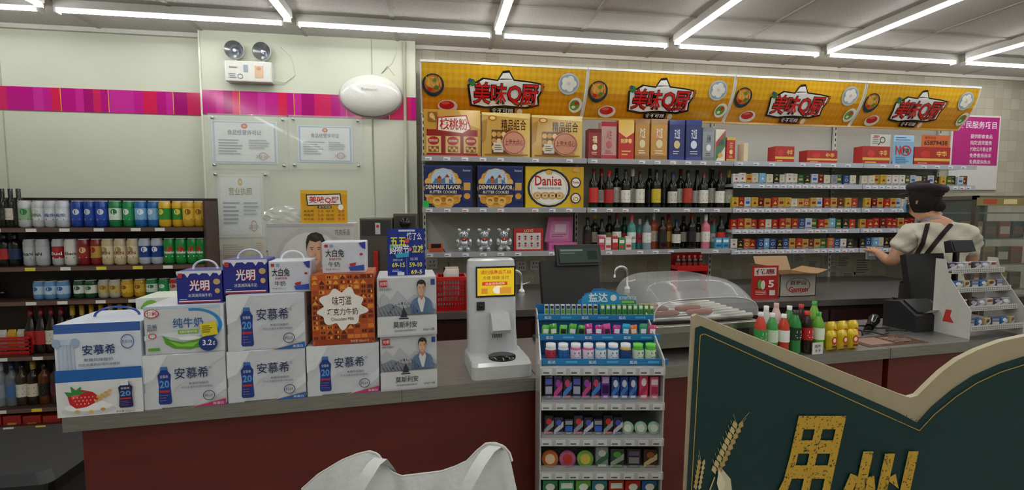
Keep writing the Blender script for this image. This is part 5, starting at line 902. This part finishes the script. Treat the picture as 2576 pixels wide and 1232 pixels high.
# ================================================================ GREEN SIGN
c0=CAM+ray(2130,1000)*.95
GF=Frame((0,0),-(YAW+rad(4))); gT=(c0-GF.o).dot(GF.n)
def gp(px,py): return GF.to(px,py,gT)
gs0,_=gp(1715,1000)
e=E('shop_sign_board','large dark green notched sign board with cream border and gold lettering','sign board',GF.pt(gs0,gT,0),GF.a)
def gl(pts): return [(gp(*p)[0]-gs0,gp(*p)[1]) for p in pts]
curve=[(2576,846),(2520,858),(2460,880),(2410,905),(2370,935),(2335,968),(2308,995),(2290,1000)]
outer=gl([(1722,1232),(1742,796),(1752,791)]+[(2270,994)]+curve[::-1]+[(2700,822)])
xr=outer[-1][0]; OUT=[(outer[0][0]-.002,.08)]+outer+[(xr,.08)]
mb=MB(); mb.prism(OUT,0,.012,'#aa9d80','paper'); mb.build('board_edge',e)
inner=gl([(1727,1232),(1749,824),(1763,819),(2258,1036),(2306,1062),(2342,1022),(2396,977),(2446,944),(2507,917),(2576,895),(2700,872)])
INN=[(inner[0][0]-.001,.1)]+inner+[(xr-.0,.1)]
mb=MB(); mb.prism(INN,-.003,-.0005,'#083233','paper'); mb.build('green_face',e)
SHR=[0]
mb=MB(); A=Art(mb,1,1,x0=0,y0=0,x1=1,y1=1); A.P=lambda x,y:((gp(x+SHR[0]*(1232-y),y)[0]-gs0),-.0035-A.l*.0003,gp(x+SHR[0]*(1232-y),y)[1])
A.line([(1738,1232),(1760,842),(1770,838),(2250,1054),(2308,1080),(2348,1037),(2402,993),(2452,960),(2510,933),(2576,912),(2700,888)],2.2,'#b8963a')
SHR[0]=.22
A.text('用',1944,1042,2082,1285,'#c9a032',.028); A.text('州',2102,1130,2282,1370,'#c9a032',.028)
rr_=random.Random(5)
for q in range(900):
    x=rr_.uniform(1935,2290); y=rr_.uniform(1040,1240); A.l=14; r1_=rr_.uniform(.4,1.6); a_=rr_.gauss(-1.0,.6); L_=rr_.uniform(1,5)
    A.poly([(x+L_*math.cos(a_),y+L_*math.sin(a_)),(x+r1_*math.sin(a_),y-r1_*math.cos(a_)),(x-L_*.7*math.cos(a_),y-L_*.7*math.sin(a_)),(x-r1_*math.sin(a_),y+r1_*math.cos(a_))],'#083233')
SHR[0]=0
for i in range(9):
    A.l=6; x=1800+i*6.5; y=1180-i*14; A.line([(x,y),(x+22+i,y-34)],.9,'#c9b070').line([(x,y),(x-10,y-30)],.9,'#c9b070'); A.poly([(x-3,y+8),(x-13,y-2),(x-9,y-14),(x,y-6)],'#c9b47e').poly([(x+3,y+8),(x+15,y),(x+13,y-13),(x+3,y-6)],'#b89c5e')
A.line([(1795,1195),(1780,1235),(1776,1300)],3,'#c9b47e')
for i in range(6): A.l=6; x=1752+i*2; y=1222-i*12; A.line([(x,y),(x-6,y-34)],.8,'#c9b070'); A.poly([(x-3,y+6),(x-10,y-2),(x-6,y-12),(x,y-4)],'#b89c5e').poly([(x+3,y+6),(x+10,y),(x+8,y-12),(x+2,y-4)],'#c9b47e')
A.poly([(1810,1170),(1835,1200),(1842,1260),(1815,1250)],'#cfc4a4').poly([(1806,1175),(1800,1210),(1812,1250),(1822,1210)],'#e0d8bc')
mb.build('printed_front',e)
for x in (.05,xr-.12): mb=MB(); mb.box(x,-.12,0,x+.04,.12,.08,'#2a2a2a','gloss',.005); mb.build('foot',e)
# ================================================================ TOTE BAG
def bagpt(px,py,k=.6): d=ray(px,py); return CAM+d*k
top=[(742,1250),(760,1228),(800,1192),(860,1156),(900,1140),(930,1133),(950,1140),(966,1162),(985,1186),(1010,1196),(1060,1190),(1110,1184),(1145,1172),(1175,1158),(1200,1132),(1222,1114),(1245,1112),(1268,1121),(1284,1140),(1291,1170),(1295,1215),(1300,1260)]
def interp(T_,x):
    for (a,b),(c,d) in zip(T_,T_[1:]):
        if a<=x<=c: t=(x-a)/(c-a); return b+(d-b)*t
    return T_[-1][1]
e=E('tote_bag','white canvas tote bag with raised handles at the bottom of the view','bag',(bagpt(1020,1230).x,bagpt(1020,1230).y,.8)); o0=e.location.copy()
fw=Vector((math.sin(YAW),math.cos(YAW),0))
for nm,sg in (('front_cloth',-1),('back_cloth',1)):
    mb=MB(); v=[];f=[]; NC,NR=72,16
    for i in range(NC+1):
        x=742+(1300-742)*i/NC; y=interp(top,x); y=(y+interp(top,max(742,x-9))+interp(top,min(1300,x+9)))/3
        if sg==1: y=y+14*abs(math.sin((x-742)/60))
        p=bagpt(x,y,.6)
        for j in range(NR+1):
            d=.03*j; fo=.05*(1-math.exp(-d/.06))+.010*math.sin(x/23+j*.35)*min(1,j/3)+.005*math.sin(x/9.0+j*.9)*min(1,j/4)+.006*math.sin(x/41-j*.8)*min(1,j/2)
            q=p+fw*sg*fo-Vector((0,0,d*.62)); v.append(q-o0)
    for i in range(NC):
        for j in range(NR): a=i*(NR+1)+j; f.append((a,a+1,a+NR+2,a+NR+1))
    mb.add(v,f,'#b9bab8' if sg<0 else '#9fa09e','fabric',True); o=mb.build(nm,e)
mb=MB(); mb.tube([bagpt(x,interp(top,x)+2,.6)-o0 for x in range(760,1290,6)],.0016,'#c4c5c2','fabric',6); mb.build('hem',e)
def strap(P0,wd,name):
    mb=MB(); v=[]
    for (x,y,k) in P0: v+=[bagpt(x-wd,y,k)-o0,bagpt(x+wd,y+4,k)-o0]
    mb.add(v,[(2*i,2*i+1,2*i+3,2*i+2) for i in range(len(P0)-1)],'#c3c4c1','fabric',True); mb.build(name,e)
strap([(880,1260,.53),(915,1205,.535),(940,1165,.55),(958,1150,.575),(975,1172,.60),(1000,1215,.62),(1010,1260,.62)],16,'handle')
strap([(1150,1260,.53),(1180,1210,.535),(1205,1165,.55),(1228,1132,.575),(1246,1120,.59),(1262,1140,.61),(1270,1200,.63)],16,'handle')
e=E('black_bin','black plastic bin standing on the floor at lower left','bin',(-1.62,2.05,0))
mb=MB(); loft(mb,[rr(0,0,.40,.34,.03,0),rr(0,0,.52,.44,.03,.42),rr(0,0,.55,.47,.03,.43),rr(0,0,.55,.47,.03,.46)],'#101012','satin'); mb.build('body',e); mb=MB(); loft(mb,[rr(0,0,.56,.48,.03,.461),rr(0,0,.56,.48,.03,.475),rr(0,0,.48,.40,.03,.50)],'#18181b','satin'); mb.build('lid',e)
# ================================================================ PERSON
def skinmesh(nodes,edges,sub=2):
    ks=list(nodes); me=bpy.data.meshes.new('sk'); me.from_pydata([nodes[k][0] for k in ks],[(ks.index(a),ks.index(b)) for a,b in edges],[]); o=bpy.data.objects.new('sk',me); C.objects.link(o)
    o.modifiers.new('s','SKIN'); m=o.modifiers.new('u','SUBSURF'); m.levels=sub; m.render_levels=sub
    for i,k in enumerate(ks):
        r=nodes[k][1]; r=r if hasattr(r,'__len__') else (r,r); me.skin_vertices[0].data[i].radius=r; me.skin_vertices[0].data[i].use_root=(i==0)
    dg=bpy.context.evaluated_depsgraph_get(); dg.update(); ev=o.evaluated_get(dg).to_mesh(); v=[tuple(p.co) for p in ev.vertices]; f=[list(p.vertices) for p in ev.polygons]; o.evaluated_get(dg).to_mesh_clear(); bpy.data.objects.remove(o); return v,f
PP=atY(2358,600,2.50); PR=rad(-20)
per=E('person','cashier in white shirt, dark cap and brown crossed straps facing the cigarette shelves','person',(PP.x,PP.y,0),PR)
ha=rad(38); hd=Vector((-math.sin(ha),math.cos(ha),-.12)).normalized(); hr=Vector((math.cos(ha),math.sin(ha),0)); HC=Vector((-.06,.06,1.50))
N={'pel':((0,0,.90),(.13,.10)),'wai':((0,0,1.03),(.105,.08)),'che':((0,.0,1.18),(.125,.09)),'uch':((-.005,0,1.29),(.09,.07)),'nk':((-.02,.018,1.375),.043),'hb':(tuple(HC+Vector((0,0,-.06))+hd*.012),(.055,.06)),'hm':(tuple(HC),(.072,.08)),'ht':(tuple(HC+Vector((0,0,.06))),(.056,.062))}
ED=[('pel','wai'),('wai','che'),('che','uch'),('uch','nk'),('nk','hb'),('hb','hm'),('hm','ht')]
ARM={-1:((-.245,.0,1.09),(-.225,.2,1.14)),1:((.235,.06,1.07),(.08,.24,1.11))}
for s in (-1,1):
    t='l' if s<0 else 'r'; el,wr=ARM[s]
    N['sh'+t]=((s*.15,-.005,1.295),.052); N['el'+t]=(el,.038); N['wr'+t]=(wr,.024)
    N['hi'+t]=((s*.085,0,.84),.085); N['kn'+t]=((s*.09,.02,.47),.055); N['an'+t]=((s*.09,0,.09),.038); N['to'+t]=((s*.095,.13,.035),.032)
    ED+=[('uch','sh'+t),('sh'+t,'el'+t),('el'+t,'wr'+t),('pel','hi'+t),('hi'+t,'kn'+t),('kn'+t,'an'+t),('an'+t,'to'+t)]
mb=MB(); v,f=skinmesh(N,ED); mb.add(v,f,'#b98a6c','skin',True)
for s in (-1,1):
    el,wr=[Vector(a) for a in ARM[s]]; d=(wr-el).normalized(); side=Vector((0,0,1)).cross(d).normalized(); up=d.cross(side)
    v,f=skinmesh({'a':(tuple(wr-d*.01),(.022,.018)),'b':(tuple(wr+d*.03),(.03,.016)),'c':(tuple(wr+d*.075),(.034,.014))},[('a','b'),('b','c')],2); mb.add(v,f,'#b98a6c','skin',True)
    for k,(o_,L) in enumerate(((-.027,.062),(-.009,.072),(.009,.068),(.027,.053))):
        b0_=wr+d*.06+side*o_; j1=b0_+d*L*.5+up*.004; j2=j1+d*L*.32-up*.018; j3=j2+d*L*.12-up*.022
        v,f=skinmesh({'a':(tuple(b0_),.0088),'b':(tuple(j1),.0082),'c':(tuple(j2),.0074),'d':(tuple(j3),.006)},[('a','b'),('b','c'),('c','d')],1); mb.add(v,f,'#b98a6c','skin',True)
    tb=wr+d*.025+side*(s*-.022); tdir=(d*.7+side*(s*-.6)).normalized()
    v,f=skinmesh({'a':(tuple(tb),.011),'b':(tuple(tb+tdir*.03),.0095),'c':(tuple(tb+tdir*.05+d*.01-up*.01),.0075)},[('a','b'),('b','c')],1); mb.add(v,f,'#b98a6c','skin',True)
mb.ball(tuple(HC+hd*.082+Vector((0,0,-.015))),(.011,.014,.02),'#b98a6c','skin',10)
for s in (-1,1): mb.ball(tuple(HC+hr*s*.074+Vector((0,0,-.015))),(.012,.018,.03),'#b07f62','skin',10)
mb.build('body',per)
for s in (-1,1): mb=MB(); c_=HC+hd*.072+hr*s*.03+Vector((0,0,.012)); mb.ball(tuple(c_),(.011,.011,.006),'#efeae4','gloss',8); mb.ball(tuple(c_+hd*.008),(.005,.005,.005),'#1a1210','gloss',8); mb.build('eye',per)
mb=MB(); v=[];f=[]
for j in range(7):
    for i in range(11):
        a=rad(-52+104*i/10); z=-.08+.07*j/6; r_=.083+.012*math.cos(a)*math.sin(PI*(j+.5)/7); q=HC+(hd*math.cos(a)+hr*math.sin(a))*r_+Vector((0,0,z)); v.append(q)
for j in range(6):
    for i in range(10): a=j*11+i; f.append((a,a+1,a+12,a+11))
mb.add(v,f,'#6f9cc4','fabric',True)
for s in (-1,1): mb.tube([HC+hd*.045+hr*s*.070+Vector((0,0,-.03)),HC+hd*.01+hr*s*.084+Vector((0,0,-.01)),HC-hd*.01+hr*s*.082+Vector((0,0,-.02))],.0018,'#c8d4e0','fabric',6)
mb.build('face_mask',per)
mb=MB(); hdh=Vector((-math.sin(ha),math.cos(ha),0))
v=[];f=[]; n=24
for j in range(11):
    t=j/10
    for i in range(n+1):
        a=rad(-118+236*i/n); z=.075-.165*t; r_=.089*math.sqrt(max(.1,1-((z-.005)/.118)**2))+.002*math.sin(i*2.1); q=HC-(hdh*math.cos(a)+hr*math.sin(a))*r_+Vector((0,0,z))-hdh*.004; v.append(q)
for j in range(10):
    for i in range(n): a=j*(n+1)+i; f.append((a,a+1,a+n+2,a+n+1))
mb.add(v,f,'#17110f','fabric',True); mb.ball(tuple(HC-hdh*.088+Vector((0,0,-.05))),(.032,.032,.034),'#17110f','fabric',14); mb.build('hair',per)
mb=MB()
prof=[(.086,.028),(.088,.034),(.089,.046),(.096,.055),(.099,.068),(.09,.083),(.06,.093),(.0,.096)]
v=[];f=[];n=28
for r_,z in prof:
    for i in range(n):
        a=2*PI*i/n; q=HC+hr*r_*.96*math.cos(a)+hdh*(r_*1.08*math.sin(a)-.006-(z-.028)*.4)+Vector((0,0,z+.014*math.sin(a)-(.005*math.sin(3*a) if z>.05 else 0))); v.append(q)
for j in range(len(prof)-1):
    for i in range(n): k=(i+1)%n; f.append((j*n+i,j*n+k,(j+1)*n+k,(j+1)*n+i))
mb.add(v,f,'#24141a','fabric',True); capo=mb.build('cap',per)
mb=MB(); v=[]
for i in range(13):
    a=rad(25+130*i/12); v.append(HC+hr*.088*math.cos(a)+hdh*.09*math.sin(a)+Vector((0,0,.042))); v.append(HC+hr*.09*math.cos(a)+hdh*(.09*math.sin(a)+.045*math.sin(rad(180*i/12)))+Vector((0,0,.026)))
mb.add(v,[(2*i,2*i+1,2*i+3,2*i+2) for i in range(12)],'#1c0e10','fabric',True); mb.build('peak',capo)
SN={'p':((0,0,.90),(.16,.125)),'w':((0,0,1.03),(.152,.115)),'c':((0,-.005,1.18),(.16,.115)),'u':((-.003,-.002,1.285),(.115,.088)),'n':((-.012,.01,1.345),(.058,.056))}
SE=[('p','w'),('w','c'),('c','u'),('u','n')]
for s in (-1,1):
    t=str(s); el=Vector(ARM[s][0]); sh=Vector((s*.15,-.005,1.285)); SN['s'+t]=(tuple(sh),(.072,.066)); SN['e'+t]=(tuple(sh.lerp(el,.66)),.068); SE+=[('u','s'+t),('s'+t,'e'+t)]
v,f=skinmesh(SN,SE,3); v=[(x+.005*math.sin(z*62+x*28)+.003*math.sin(z*110-x*60),y+.007*math.sin(z*48+x*34)+.004*math.sin(z*95-x*70),z) for x,y,z in v]; mb=MB(); mb.add(v,f,'#b9b5a4','fabric',True); mb.build('shirt',per); SV=[Vector(q) for q in v]; BV=BVHTree.FromPolygons(SV,f)
MI=(Matrix.Translation((PP.x,PP.y,0))@Matrix.Rotation(PR,4,'Z')).inverted()
def proj(px,py):
    o=MI@CAM; d=(MI.to_3x3()@ray(px,py)).normalized(); h=BV.ray_cast(o,d)
    return (h[0]-d*.006) if h[0] else None
def ribbon(path,w,name,nn=14):
    L=[]
    for (a,b),(c,d) in zip(path,path[1:]):
        for k in range(nn): L.append((a+(c-a)*k/nn,b+(d-b)*k/nn))
    L.append(path[-1]); v=[]
    for i,(x,y) in enumerate(L):
        a=L[max(0,i-2)]; b=L[min(len(L)-1,i+2)]; dx,dy=b[0]-a[0],b[1]-a[1]; l=math.hypot(dx,dy) or 1; nx,ny=-dy/l*w/2,dx/l*w/2
        p1=proj(x+nx,y+ny); p2=proj(x-nx,y-ny)
        if p1 and p2: v+=[p1,p2]
    if len(v)<4: return
    mb=MB(); mb.add(v,[(2*i,2*i+1,2*i+3,2*i+2) for i in range(len(v)//2-1)],'#241713','fabric'); mb.build(name,per)
ribbon([(2298,522),(2316,540),(2334,562),(2322,610),(2292,665),(2285,700)],12,'strap'); ribbon([(2398,508),(2402,535),(2396,560),(2370,590),(2330,640),(2298,700)],12,'strap'); ribbon([(2330,558),(2366,550),(2400,545)],11,'cross_strap')
mb=MB(); mb.lathe([(.066,1.33),(.066,1.35),(.055,1.378)],'#7c8494','fabric',20,(-.014,.012,0)); mb.build('collar',per)
TN={'p':((0,0,.93),(.155,.125)),'l0':((-.085,0,.82),.1),'l1':((-.09,.02,.47),.075),'l2':((-.09,0,.1),.055),'r0':((.085,0,.82),.1),'r1':((.09,.02,.47),.075),'r2':((.09,0,.1),.055)}
v,f=skinmesh(TN,[('p','l0'),('l0','l1'),('l1','l2'),('p','r0'),('r0','r1'),('r1','r2')]); mb=MB(); mb.add(v,f,'#1c1a1c','fabric',True); mb.build('trousers',per)
mb=MB(); mb.lathe([(.172,.55),(.175,.75),(.172,.93),(.168,.96)],'#2c1d1a','fabric',24); mb.build('apron_skirt',per)
for s in (-1,1): mb=MB(); mb.ball((s*.095,.05,.035),(.046,.12,.035),'#151515','gloss',12); mb.build('shoe',per)
wl=Vector(ARM[-1][1]); p_=(Matrix.Translation((PP.x,PP.y,0))@Matrix.Rotation(PR,4,'Z'))@(wl+Vector((0.01,.1,-.012)))
mb=MB(); mb.box(-.028,-.012,-.045,.028,.012,.045,'#8a9298','gloss',.002); mb.box(-.02,-.0125,-.02,.02,-.0115,.02,'#d8d8d8'); T(mb.build('held_pack',None,tuple(p_),PR),'small grey pack held in the left hand of the cashier','pack')
